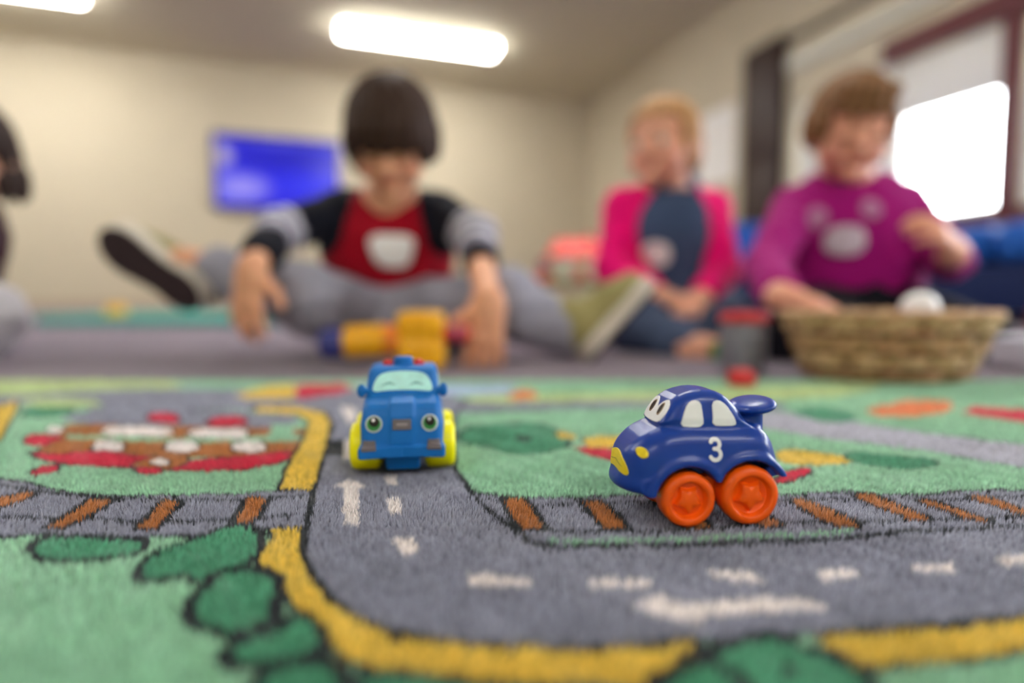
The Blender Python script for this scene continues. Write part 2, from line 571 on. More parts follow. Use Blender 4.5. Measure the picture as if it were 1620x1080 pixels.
# main road
ROAD = [(400, 640), (515, 646), (527, 668), (497, 770), (484, 830), (481, 865), (491, 895), (511, 925), (544, 955), (598, 980), (625, 991), (700, 1002), (800, 1011), (900, 1013), (1000, 1009), (1107, 1002), (1279, 992), (1451, 983), (1620, 965), (1900, 930), (2300, 880), (2300, 760), (1900, 800), (1620, 826), (1440, 836), (1300, 849), (1200, 853), (1000, 859), (880, 859), (838, 852), (800, 824), (766, 795), (742, 772), (720, 742), (717, 690), (722, 650), (740, 628), (560, 616)]
sh(GR, ROAD, 1.7, 0)
sh(GR, [(560, 612), (720, 622), (716, 650), (524, 650), (470, 640)], 0, 0)
sh(YE, [(400, 649), (405, 640), (470, 641), (512, 648), (524, 664), (518, 695), (497, 770), (437, 770), (456, 730), (478, 690), (488, 664), (468, 652)], 1.5, 0)
# railway, left of the road
RL_UP = [(-420, 668), (-140, 738), (0, 752), (40, 760), (75, 768), (130, 777), (200, 780), (300, 778), (375, 777), (437, 771), (492, 771)]
sh(GR, RL_UP + [(484, 830), (430, 832), (360, 838), (250, 843), (120, 841), (0, 842), (-420, 830)], 1.8, 0)
stroke(DK, [(-300, 720), (0, 764), (50, 771), (125, 781), (275, 786), (375, 786), (435, 781), (490, 780)], 2.0)
stroke(DK, [(-300, 800), (0, 812), (75, 816), (140, 815), (212, 819), (350, 819), (400, 815), (484, 808)], 2.2)
for q in ([(-60, 800), (0, 781), (25, 775), (57, 775), (50, 783), (15, 793), (-60, 820)],
          [(140, 785), (182, 784), (150, 806), (99, 832), (67, 831)],
          [(258, 786), (292, 786), (268, 812), (250, 830), (209, 832)],
          [(388, 782), (428, 781), (412, 808), (398, 821), (365, 822), (378, 800)]):
    sh(BR, q, 2.0, 0)
# right-hand field with bushes and a small plane
F2 = [(722, 650), (830, 646), (960, 642), (1180, 645), (1620, 700), (2100, 745), (1750, 768), (1620, 771), (1577, 770), (1527, 772), (1465, 778), (1390, 778), (1340, 772), (1277, 777), (1230, 780), (1100, 778), (985, 779), (916, 782), (847, 783), (791, 779), (746, 772), (722, 740), (718, 690)]
sh(LG, F2, 1.6, 0)
sh(DG, [(718, 692), (735, 672), (790, 668), (850, 664), (884, 678), (908, 697), (884, 706), (852, 714), (808, 714), (760, 702)], 1.7)
sh(DK, [(810, 690), (830, 684), (845, 692), (830, 697)], 0)
sh(YE, [(870, 681), (905, 680), (916, 690), (890, 690)], 0.8)
sh(YE, [(918, 690), (945, 686), (990, 689), (985, 704), (930, 704)], 0.8, 0)
sh(RD, [(903, 704), (950, 704), (1000, 712), (1005, 730), (965, 724), (930, 715)], 0.8, 0)
sh(YE, [(1225, 712), (1250, 706), (1300, 712), (1352, 720), (1345, 731), (1290, 733), (1232, 728)], 0.8)
sh(RD, [(1215, 762), (1240, 740), (1278, 735), (1286, 743), (1258, 757)], 1.2)
sh(DG, [(1330, 720), (1345, 710), (1400, 716), (1475, 722), (1490, 734), (1420, 738), (1360, 730)], 1.0)
sh(LB, [(1160, 655), (1240, 645), (1440, 680), (1620, 700), (1900, 725), (1900, 775), (1620, 737), (1500, 716), (1430, 704), (1230, 681)], 1.0)
sh(DG, [(1240, 648), (1290, 640), (1340, 646), (1360, 660), (1310, 668)], 0)
sh(OR, [(1360, 650), (1400, 634), (1500, 628), (1512, 648), (1420, 658)], 0)
sh(RD, [(1520, 650), (1540, 640), (1620, 645), (1900, 650), (1900, 672), (1620, 665)], 0, 0)
# railway, right of the road
RR_UP = [(742, 772), (791, 779), (847, 783), (916, 782), (985, 779), (1100, 778), (1230, 780), (1277, 777), (1340, 772), (1390, 778), (1465, 778), (1527, 772), (1577, 770), (1620, 771), (1750, 768), (2200, 740)]
sh(GR, RR_UP + [(2200, 760), (1900, 800), (1620, 826), (1440, 834), (1300, 846), (1200, 850), (1000, 856), (880, 856), (838, 849), (800, 822), (766, 794)], 1.8, 0)
stroke(DK, [(755, 782), (800, 789), (850, 793), (920, 792), (1000, 789), (1230, 789), (1340, 782), (1465, 787), (1620, 780), (1900, 764)], 1.5)
stroke(DK, [(780, 812), (830, 832), (870, 834), (960, 836), (1060, 834), (1240, 820), (1355, 822), (1465, 817), (1620, 812), (1900, 790)], 2.0)
for q in ([(792, 782), (830, 784), (848, 804), (865, 830), (824, 833), (805, 810)],
          [(914, 787), (948, 785), (975, 804), (996, 830), (958, 833), (938, 810)],
          [(1030, 786), (1060, 785), (1100, 806), (1130, 830), (1085, 832), (1060, 808)],
          [(1140, 786), (1168, 785), (1215, 808), (1246, 828), (1205, 830), (1175, 808)],
          [(1243, 786), (1268, 784), (1300, 795), (1362, 822), (1357, 829), (1322, 826), (1284, 810)],
          [(1343, 777), (1379, 776), (1424, 795), (1475, 813), (1470, 820), (1438, 818), (1383, 795)],
          [(1443, 786), (1467, 784), (1517, 800), (1570, 818), (1564, 823), (1512, 811), (1463, 794)],
          [(1523, 779), (1562, 781), (1620, 799), (1665, 812), (1655, 818), (1600, 805), (1555, 790)]):
    sh(BR, q, 2.0, 0)
stroke(LG, [(850, 846), (920, 850), (1000, 849), (1190, 842), (1290, 838), (1365, 831)], 2.2)
# bushes, fields and yellow kerb in front of the road
sh(LG, [(-500, 843), (0, 843), (250, 845), (360, 840), (420, 832), (484, 832), (482, 866), (492, 896), (512, 926), (545, 956), (600, 981), (700, 1004), (800, 1013), (900, 1015), (1107, 1004), (1280, 994), (1620, 967), (2300, 884), (3000, 1500), (-1500, 1500)], 1.6, 0)
sh(DG, [(42, 862), (60, 847), (130, 841), (190, 846), (235, 850), (218, 872), (160, 878), (90, 884), (50, 877)], 2.4)
sh(DG, [(212, 900), (238, 866), (300, 850), (345, 832), (366, 826), (412, 826), (412, 862), (396, 886), (358, 893), (310, 917), (288, 902), (222, 914)], 2.4)
sh(DG, [(293, 955), (325, 916), (360, 894), (397, 890), (438, 904), (446, 926), (432, 946), (440, 962), (415, 984), (382, 997), (348, 994), (328, 981), (305, 982)], 3.2)
sh(DG, [(366, 1007), (432, 990), (457, 968), (487, 962), (506, 980), (515, 998), (503, 1022), (445, 1036), (375, 1047), (350, 1030)], 3.2)
sh(DG, [(380, 1130), (392, 1078), (420, 1050), (470, 1033), (520, 1030), (548, 1060), (565, 1130)], 3.2)
sh(DG, [(545, 1140), (552, 1072), (590, 1048), (660, 1052), (760, 1066), (900, 1074), (1010, 1072), (1030, 1140)], 3.2)
sh(YE, [(422, 829), (478, 829), (479, 865), (489, 896), (509, 926), (542, 956), (597, 981), (625, 993), (700, 1005), (800, 1013), (900, 1016), (1000, 1012), (1107, 1005), (1100, 1030), (1072, 1032), (1066, 1050), (1030, 1052), (1020, 1076), (1000, 1078), (900, 1073), (800, 1068), (700, 1058), (595, 1050), (563, 1040), (522, 1016), (511, 984), (490, 961), (460, 950), (449, 927), (444, 901), (404, 884), (412, 862), (428, 847)], 1.5, 0)
sh(DG, [(1110, 1110), (1110, 1040), (1128, 1016), (1172, 1002), (1216, 989), (1240, 1002), (1346, 1038), (1370, 1056), (1400, 1110)], 3.2)
sh(DG, [(1020, 1130), (1042, 1060), (1100, 1032), (1136, 1042), (1172, 1062), (1205, 1130)], 3.2)
sh(DK, [(1236, 1048), (1252, 1040), (1268, 1048), (1262, 1060), (1240, 1060)], 0)
sh(YE, [(1276, 994), (1344, 992), (1451, 985), (1536, 979), (1620, 967), (1850, 935), (1850, 985), (1620, 1020), (1589, 1027), (1478, 1038), (1367, 1047)], 1.5, 0)
# white road markings and the dark crossing bars
sh(WH, [(524, 766), (550, 753), (580, 764), (567, 768), (568, 826), (543, 824), (542, 767)], 0, 0)
sh(WH, [(606, 749), (627, 747), (629, 762), (609, 763)], 0, 0)
sh(WH, [(609, 785), (632, 783), (636, 804), (615, 807)], 0, 0)
sh(WH, [(621, 843), (652, 842), (664, 864), (638, 873)], 0, 0)
sh(WH, [(736, 899), (836, 907), (840, 920), (744, 917)], 0, 0)
sh(WH, [(931, 909), (1029, 907), (1032, 919), (936, 922)], 0, 0)
sh(WH, [(1116, 895), (1192, 899), (1212, 914), (1130, 909)], 0, 0)
sh(WH, [(1288, 897), (1346, 891), (1365, 904), (1302, 909)], 0, 0)
sh(WH, [(1440, 887), (1510, 884), (1518, 896), (1448, 898)], 0, 0)
sh(WH, [(1574, 878), (1628, 870), (1638, 882), (1590, 888)], 0, 0)
sh(WH, [(998, 950), (1042, 932), (1070, 942), (1074, 949), (1191, 936), (1299, 942), (1308, 955), (1191, 958), (1116, 966), (1105, 978), (1038, 963)], 0, 0)
sh(DK, [(514, 693), (545, 692), (543, 717), (511, 718)], 0, 0)
sh(WH, [(545, 692), (562, 692), (560, 722), (541, 722)], 0, 0)
sh(WH, [(538, 640), (562, 642), (562, 664), (550, 666)], 0, 0)
sh(DK, [(562, 692), (600, 692), (600, 717), (560, 717)], 0, 0)

def rug_print(P):
    """colour of the woven print at ground points P (n,2)"""
    c = np.tile(np.array(lin(LG), dtype=np.float32), (len(P), 1))
    for fill, pts, wmm, lc, closed in SHAPES:
        q = np.array(pts)
        w = wmm / 1000.0
        mn, mx = q.min(0) - w, q.max(0) + w
        sel = np.nonzero((P[:, 0] > mn[0]) & (P[:, 0] < mx[0]) & (P[:, 1] > mn[1]) & (P[:, 1] < mx[1]))[0]
        if not len(sel):
            continue
        S = P[sel]
        if closed:
            d = poly2d(q, S[:, 0], S[:, 1])
            c[sel[d < 0]] = fill
            if w:
                c[sel[np.abs(d) < w * 0.62]] = lc
        else:
            d = np.full(len(S), 1e9)
            for a, b in zip(q, q[1:]):
                e = b - a
                t = np.clip(((S - a) @ e) / max(e @ e, 1e-12), 0, 1)
                d = np.minimum(d, np.linalg.norm(S - a - t[:, None] * e, axis=1))
            c[sel[d < w * 0.62]] = lc
    return c
RX0, RX1, RY0, RY1 = -.80, .86, -.30, .638
PILE_Z = -0.0032
M_rug = mat('rug_print', (255, 255, 255), 0.95, 0.1, 0.05, 300, 0.5, 900, attr='tint')
M_pile = mat('rug_pile_fibre', (255, 255, 255), 0.85, 0.15, 0.10, 25, attr='tint', sheen=0.2)
def make_rug():
    nx, ny = 560, 330
    xs = np.linspace(RX0, RX1, nx); ys = np.linspace(RY0, RY1, ny)
    gx, gy = np.meshgrid(xs, ys, indexing='ij')
    V = np.stack([gx.ravel(), gy.ravel(), np.full(gx.size, PILE_Z)], 1)
    I = np.arange(nx * ny).reshape(nx, ny)
    F = np.stack([I[:-1, :-1].ravel(), I[1:, :-1].ravel(), I[1:, 1:].ravel(), I[:-1, 1:].ravel()], 1)
    col = rug_print(V[:, :2])
    # woven edge and underside
    n0 = len(V)
    b = [(RX0, RY0), (RX1, RY0), (RX1, RY1), (RX0, RY1)]
    VB = np.array([(x, y, z) for z in (PILE_Z, FLOOR_Z + .0002) for x, y in b])
    FB = np.array([[n0 + i, n0 + 4 + i, n0 + 4 + (i + 1) % 4, n0 + (i + 1) % 4] for i in range(4)] + [[n0 + 7, n0 + 6, n0 + 5, n0 + 4]])
    V = np.concatenate([V, VB]); F = np.concatenate([F, FB])
    col = np.concatenate([col, np.tile(np.array(lin((90, 120, 100))), (8, 1))])
    me = np_mesh('rug', V, F)
    set_colors(me, col)
    rug = link('rug', me, M_rug, smooth=False)
    tag(rug, 'green and grey play rug printed with roads, railway, bushes and yellow kerbs', 'rug')
    # pile: tapered tufts, denser where the photograph resolves them
    P, S = [], []
    bands = [(.105, .19, 1.25, .00045), (.19, .335, 1.45, .00042), (.335, .45, .60, .00062), (.45, RY1, .26, .00095)]
    for y0, y1, dens, r in bands:
        x1 = min(RX1, y1 * .92 + .03); x0 = max(RX0, -x1)
        n = int((x1 - x0) * (y1 - y0) * 1e6 * dens)
        p = np.stack([rng.uniform(x0, x1, n), rng.uniform(y0, y1, n)], 1)
        p = p[np.abs(p[:, 0]) < p[:, 1] * .92 + .035]
        P.append(p); S.append(np.full(len(p), r))
    P = np.concatenate(P); S = np.concatenate(S) * rng.uniform(.75, 1.3, len(P))
    n = len(P)
    c = rug_print(P + rng.normal(0, .00035, (n, 2)))
    c = c * rng.uniform(.60, 1.36, (n, 1)).astype(np.float32)
    wob = lambda f, a, b_: np.sin(P[:, 0] * f + a) * np.cos(P[:, 1] * f * .83 + b_) + .6 * np.sin(P[:, 0] * f * 2.3 + P[:, 1] * f * 1.9 + a * 2)
    th = 1.1 * wob(34, .4, 1.2) + 1.2 * wob(150, 2.0, .3) + rng.normal(0, .7, n) - .5
    ln = np.abs(rng.normal(.0007, .0004, n)) * (1 + .35 * wob(90, 1, 2))
    hz = rng.normal(0, .00035, n) + .00028 * wob(120, .2, .9) + .0002 * wob(310, 1.2, .1) - .0001
    ph = rng.uniform(0, 2 * np.pi, n)
    V = np.empty((n, 4, 3), dtype=np.float32)
    for k in range(3):
        V[:, k, 0] = P[:, 0] + S * np.cos(ph + k * 2.094)
        V[:, k, 1] = P[:, 1] + S * np.sin(ph + k * 2.094)
        V[:, k, 2] = PILE_Z
    V[:, 3, 0] = P[:, 0] + ln * np.cos(th)
    V[:, 3, 1] = P[:, 1] + ln * np.sin(th)
    V[:, 3, 2] = hz
    i = np.arange(n, dtype=np.int32)[:, None] * 4
    F = np.stack([np.concatenate([i, i + 1, i + 3], 1), np.concatenate([i + 1, i + 2, i + 3], 1), np.concatenate([i + 2, i, i + 3], 1)], 1).reshape(-1, 3)
    me = np_mesh('pile', V.reshape(-1, 3), F)
    set_colors(me, np.repeat(c, 4, axis=0))
    o = link('pile', me, M_pile, rug, smooth=False)
    o['kind'] = 'stuff'
make_rug()
print('rug', time.time() - T0)

# ------------------------------------------------------------------ blue toy car with a white 3
M_carblue = mat('blue_vinyl', (12, 58, 152), 0.34, 0.35, 0.03, 60, coat=0.12)
M_orange = mat('orange_plastic', (242, 92, 4), 0.36, 0.35, 0.03, 60, coat=0.1)
M_white = mat('white_paint', (232, 233, 238), 0.4, 0.5, 0.02, 60)
M_yellowp = mat('yellow_paint', (232, 206, 20), 0.4, 0.5, 0.05, 300)
M_black = mat('black_paint', (16, 14, 14), 0.25, 0.5, 0.02, 60)
M_iris = mat('brown_iris_paint', (120, 90, 50), 0.3, 0.5, 0.05, 60)
mm = .001
CAR_FW, CAR_RW = (12.6 * mm, 10.3 * mm), (-11.4 * mm, 11.2 * mm)     # wheel centres (x, radius)
HULL = [(29, 11.2), (33.5, 12.2), (36, 15.5), (36, 19), (35.2, 25.5), (32.5, 29.3), (27.5, 33.4), (21, 36.2), (12, 37.2), (0, 36.6), (-12, 36.4), (-19, 35), (-22.6, 31), (-24.2, 26), (-25.4, 21), (-24.6, 18.4), (-20, 17), (-6, 17), (0, 17), (4, 17), (20, 12)]
CABIN = [(22.5, 36), (19.5, 42), (15.5, 47.2), (9, 49.6), (3, 50), (-3, 48.8), (-7, 45.5), (-11.5, 39.5), (-14, 35)]
HULL = [(x * mm, z * mm) for x, z in chaikin(HULL, 1)]
CABIN = [(x * mm, z * mm) for x, z in chaikin(CABIN, 1)]
def extr(d2, Y, w, r):
    a = d2 + r
    b = np.abs(Y) - w + r
    return np.sqrt(np.maximum(a, 0) ** 2 + np.maximum(b, 0) ** 2) + np.minimum(np.maximum(a, b), 0) - r
def car_fn(X, Y, Z):
    fr = np.maximum(X - 20 * mm, 0) / (16 * mm)
    bk = np.maximum(-12 * mm - X, 0) / (15 * mm)
    zt = np.clip((Z - 22 * mm) / (16 * mm), 0, 1)
    w = 17.0 * mm - 5.5 * mm * fr ** 2 - 3.5 * mm * bk ** 2 - 2.6 * mm * zt ** 1.5
    d = extr(poly2d(HULL, X, Z), Y, w, 6.5 * mm)
    wc = 13.2 * mm - 3.4 * mm * np.clip((Z - 36 * mm) / (14 * mm), 0, 1)
    d = smin(d, extr(poly2d(CABIN, X, Z), Y, wc, 4.5 * mm), 3.0 * mm)
    # flared arch lips
    for (cx, r) in (CAR_FW, CAR_RW):
        q = np.sqrt((X - cx) ** 2 + (Z - r) ** 2)
        lip = np.sqrt((q - (r + (3.6 if cx > 0 else 3.1) * mm)) ** 2 + (np.maximum(np.abs(np.abs(Y) - 14.4 * mm) - 1.8 * mm, 0)) ** 2) - 1.7 * mm
        zc = np.where(X > cx, 11.5, 17.0) if cx > 0 else np.where(X > cx, 17.0, 18.0)
        lip = np.maximum(lip, zc * mm - Z)
        d = smin(d, lip, 1.6 * mm)
    # hood crease line, bumper groove
    for (cx, r) in (CAR_FW, CAR_RW):
        q = np.sqrt((X - cx) ** 2 + (Z - r) ** 2) - (r + 1.9 * mm)
        well = np.maximum(q, 7.0 * mm - np.abs(Y))
        d = smax(d, -well, 0.7 * mm)
    # bumper lip along the front lower edge
    yb = np.abs(Y)
    lipx = 35.0 * mm - 9.0 * mm * (yb / (17 * mm)) ** 2.2
    bl = np.sqrt((X - lipx) ** 2 + (Z - 14.6 * mm - 0 * X) ** 2) - 2.7 * mm
    bl = np.maximum(bl, yb - 15.5 * mm)
    d = smin(d, bl, 1.8 * mm)
    tb = np.sqrt((X + 23.6 * mm - 3.0 * mm * (yb / (15 * mm)) ** 2) ** 2 + (Z - 19.4 * mm) ** 2) - 2.1 * mm
    d = smin(d, np.maximum(tb, yb - 15.2 * mm), 1.4 * mm)
    # window rebates are printed, the rear deck stays smooth
    # spoiler: stem and tilted mushroom blade
    st = np.sqrt((X + 18.6 * mm) ** 2 / 1.0 + (Y / 1.25) ** 2) - 5.0 * mm
    st = smax(st, np.abs(Z - 37 * mm) - 6 * mm, 1 * mm)
    d = smin(d, st, 2.0 * mm)
    ca_, sa_ = math.cos(math.radians(12)), math.sin(math.radians(12))
    lx, lz = (X + 19.6 * mm), (Z - 42.4 * mm)
    a = lx * ca_ - lz * sa_ * -1 * -1
    a = lx * ca_ + lz * -sa_
    b = lx * sa_ + lz * ca_
    q = np.sqrt((a / (8.2 * mm)) ** 2 + (b / (3.0 * mm)) ** 2 + (Y / (12.5 * mm)) ** 2)
    g = np.sqrt((a / (8.2 * mm) ** 2) ** 2 + (b / (3.0 * mm) ** 2) ** 2 + (Y / (12.5 * mm) ** 2) ** 2)
    sp = q * (q - 1) / np.maximum(g, 1e-3)
    d = smin(d, sp, 0.8 * mm)
    return d
def decal(fn, mask, off=0.25 * mm, deep=0.5 * mm):
    def f(X, Y, Z):
        b = fn(X, Y, Z)
        return np.maximum(np.maximum(b - off, -b - deep), mask(X, Y, Z))
    return f
def star_mesh(r, h):
    bm = bmesh.new()
    top = bm.verts.new((0, 0, h))
    ring, low = [], []
    for i in range(10):
        a = math.pi / 2 + i * math.pi / 5
        q = r if i % 2 == 0 else r * .66
        ring.append(bm.verts.new((q * .78 * math.cos(a), q * .78 * math.sin(a), h * .80)))
        low.append(bm.verts.new((q * math.cos(a), q * math.sin(a), 0)))
    for i in range(10):
        j = (i + 1) % 10
        bm.faces.new((ring[i], ring[j], top))
        bm.faces.new((low[i], low[j], ring[j], ring[i]))
    return bm
def toy_wheel(parent, c, r, w, side, m, hub=True, n=56):
    """wheel centred at c, axis along local y; side=+1/-1 is the outer face"""
    rc = .22 * r
    prof = [(0, -w / 2), (r - rc, -w / 2)]
    prof += [(r - rc + rc * math.sin(t), -w / 2 + rc - rc * math.cos(t)) for t in np.linspace(.3, math.pi / 2, 5)]
    prof += [(r - rc + rc * math.cos(t), w / 2 - rc + rc * math.sin(t)) for t in np.linspace(0, math.pi / 2, 6)]
    if hub:
        prof += [(r * .72, w / 2 - .0001), (r * .68, w / 2 - .0005), (r * .64, w / 2 - .0022), (r * .6, w / 2 - .0027), (0, w / 2 - .0027)]
    else:
        prof += [(0, w / 2)]
    rot = Matrix.Rotation(math.pi, 3, 'Z') if side > 0 else None
    o = lathe('wheel', prof, m, parent, n, 'Y', c, rot, 50)
    if hub:
        bm = star_mesh(r * .58, .0024)
        bmesh.ops.subdivide_edges(bm, edges=bm.edges[:], cuts=1)
        bmesh.ops.bevel(bm, geom=[e for e in bm.edges], offset=.0002, segments=2, affect='EDGES')
        M = Matrix.Rotation(math.pi / 2, 3, 'X') if side < 0 else Matrix.Rotation(-math.pi / 2, 3, 'X')
        for v in bm.verts:
            v.co = M @ v.co + Vector(c) + Vector((0, side * (w / 2 - .0027), 0))
        bm_obj('star_hub', bm, m, o, autos=50)
    return o
def build_car():
    yaw = math.radians(186.0)
    near = Vector(((1131 - 810) / FPX * .2195, .2350, 0))
    t = empty('toy_car', (near.x + .0018, near.y, 0), yaw)
    tag(t, 'glossy dark blue toy car with orange star wheels and a white 3 on its side', 'toy car')
    # local +y is the far side after the turn, so the camera sees local -y... flipped by yaw: near side = +y
    lo, hi = (-33 * mm, -21 * mm, 6 * mm), (40 * mm, 21 * mm, 53 * mm)
    body = link('body', fn_mesh('body', car_fn, lo, hi, .45 * mm), M_carblue, t)
    def dec(name, mask, m, lo, hi, parent=t, off=.25 * mm, res=.22 * mm):
        me = fn_mesh(name, decal(car_fn, mask, off), lo, hi, res)
        return link(name, me, m, parent)
    S = lambda P: [(x * mm, z * mm) for x, z in P]
    # side windows, both sides
    WF = S(chaikin([(14.8, 36.9), (13.6, 41), (11.6, 45.2), (8.8, 46.6), (6.2, 45.8), (5.8, 41), (5.6, 36.7), (10, 36.4)], 1))
    WB = S(chaikin([(2.2, 36.9), (2.0, 41), (2.0, 45.6), (-1, 46.4), (-3.6, 44.6), (-6.0, 41), (-7.4, 37.6), (-6.8, 36.7), (-3, 36.6)], 1))
    for sd in (1, -1):
        for P in (WF, WB):
            xs = [p[0] for p in P]; zs = [p[1] for p in P]
            y0, y1 = sorted((sd * 5 * mm, sd * 17 * mm))
            dec('side_window', lambda X, Y, Z: poly2d(P, X, Z), M_white, (min(xs) - mm, y0, min(zs) - mm), (max(xs) + mm, y1, max(zs) + mm))
    # windscreen eyes (front view y,z), pupils
    EY = [(0.0, 37.6), (3, 37.2), (8.6, 37.8), (9.6, 40.5), (8.8, 44.2), (6.2, 46.0), (3.0, 45.4), (0.0, 42.6)]
    EYE = S(chaikin(EY[1:] + [(0, 41.8)] + [(-y, z) for y, z in reversed(EY[1:])], 1))
    eye = dec('windscreen_eyes', lambda X, Y, Z: poly2d(EYE, Y, Z) + 0 * X, M_white, (12 * mm, -12 * mm, 36 * mm), (26 * mm, 12 * mm, 48 * mm))
    for sd in (1, -1):
        dec('iris', lambda X, Y, Z: np.sqrt(((Y - sd * 4.3 * mm) / .8) ** 2 + (Z - 42.2 * mm) ** 2) - 2.4 * mm + 0 * X, M_iris, (12 * mm, (sd * 4.3 - 3) * mm, 39 * mm), (24 * mm, (sd * 4.3 + 3) * mm, 46 * mm), eye, .34 * mm, .16 * mm)
        dec('pupil', lambda X, Y, Z: np.sqrt(((Y - sd * 4.1 * mm) / .75) ** 2 + (Z - 42.3 * mm) ** 2) - 1.9 * mm + 0 * X, M_black, (12 * mm, (sd * 4.1 - 3) * mm, 39 * mm), (24 * mm, (sd * 4.1 + 3) * mm, 46 * mm), eye, .42 * mm, .16 * mm)
    # rear window
    RWN = S(chaikin([(-8, 38), (8, 38), (7.4, 44), (5, 46), (-5, 46), (-7.4, 44)], 1))
    dec('rear_window', lambda X, Y, Z: np.maximum(poly2d(RWN, Y, Z) + 0 * X, -11.2 * mm - X + 0 * Z), M_white, (-15 * mm, -10 * mm, 36.5 * mm), (-3 * mm, 10 * mm, 48 * mm))
    # smiling mouth, headlights
    MO = S(chaikin([(-11, 20.8), (-7.5, 24.6), (0, 26.4), (7.5, 24.6), (11, 20.8), (11, 17.8), (6, 18.6), (0, 19.2), (-6, 18.6), (-11, 17.8)], 2))
    mo = dec('mouth', lambda X, Y, Z: poly2d(MO, Y, Z) + 0 * X, M_yellowp, (24 * mm, -13 * mm, 16 * mm), (39 * mm, 13 * mm, 28 * mm))
    ML = S([(-8, 20.9), (0, 22.4), (8, 20.9), (0, 22.1)])
    dec('mouth_line', lambda X, Y, Z: poly2d(ML, Y, Z) - .08 * mm + 0 * X, mat('olive_line_paint', (120, 110, 20), 0.5), (24 * mm, -10 * mm, 19 * mm), (39 * mm, 10 * mm, 24 * mm), mo, .34 * mm, .16 * mm)
    for sd in (1, -1):
        f = (lambda s: lambda X, Y, Z: np.sqrt((X - 29.6 * mm) ** 2 + (Z - 27.6 * mm) ** 2) - 1.9 * mm + 0 * Y)(sd)
        y0, y1 = sorted((sd * 6 * mm, sd * 18 * mm))
        dec('headlight', f, M_yellowp, (26 * mm, y0, 24 * mm), (33 * mm, y1, 31 * mm), t, .5 * mm)
    # number 3 on both sides
    def three(X, Z, flip):
        pts = []
        for a in np.linspace(155, -80, 12):
            pts.append((1.75 * math.cos(math.radians(a)), 1.95 + 1.75 * math.sin(math.radians(a))))
        pts.append((-.4, .22))
        low = []
        for a in np.linspace(80, -155, 12):
            low.append((2.05 * math.cos(math.radians(a)), -1.85 + 2.05 * math.sin(math.radians(a))))
        low = [(-.4, .2)] + low
        d = None
        for P in (pts, low):
            for p, q in zip(P, P[1:]):
                ax, az = p[0] * mm * flip + NX, p[1] * mm + NZ
                bx_, bz = q[0] * mm * flip + NX, q[1] * mm + NZ
                ex, ez = bx_ - ax, bz - az
                tt = np.clip(((X - ax) * ex + (Z - az) * ez) / max(ex * ex + ez * ez, 1e-16), 0, 1)
                dd = np.sqrt((X - ax - ex * tt) ** 2 + (Z - az - ez * tt) ** 2) - .74 * mm
                d = dd if d is None else np.minimum(d, dd)
        return d
    NX, NZ = 2.6 * mm, 28.8 * mm
    for sd in (1, -1):
        y0, y1 = sorted((sd * 9 * mm, sd * 19 * mm))
        fl = -1 if sd > 0 else 1
        dec('number_three', lambda X, Y, Z: three(X, Z, fl) + 0 * Y, M_white, (NX - 4 * mm, y0, NZ - 6 * mm), (NX + 4 * mm, y1, NZ + 6 * mm), t, .2 * mm, .16 * mm)
    # orange running gear
    box('chassis', (0, 0, 11.5 * mm), (22 * mm, 8.2 * mm, 5.0 * mm), M_orange, t, bevel=.002)
    for (cx, r) in (CAR_FW, CAR_RW):
        for sd in (1, -1):
            toy_wheel(t, (cx, sd * 13.2 * mm, r - .0003), r, 9.6 * mm, sd, M_orange)
    return t
car = build_car()

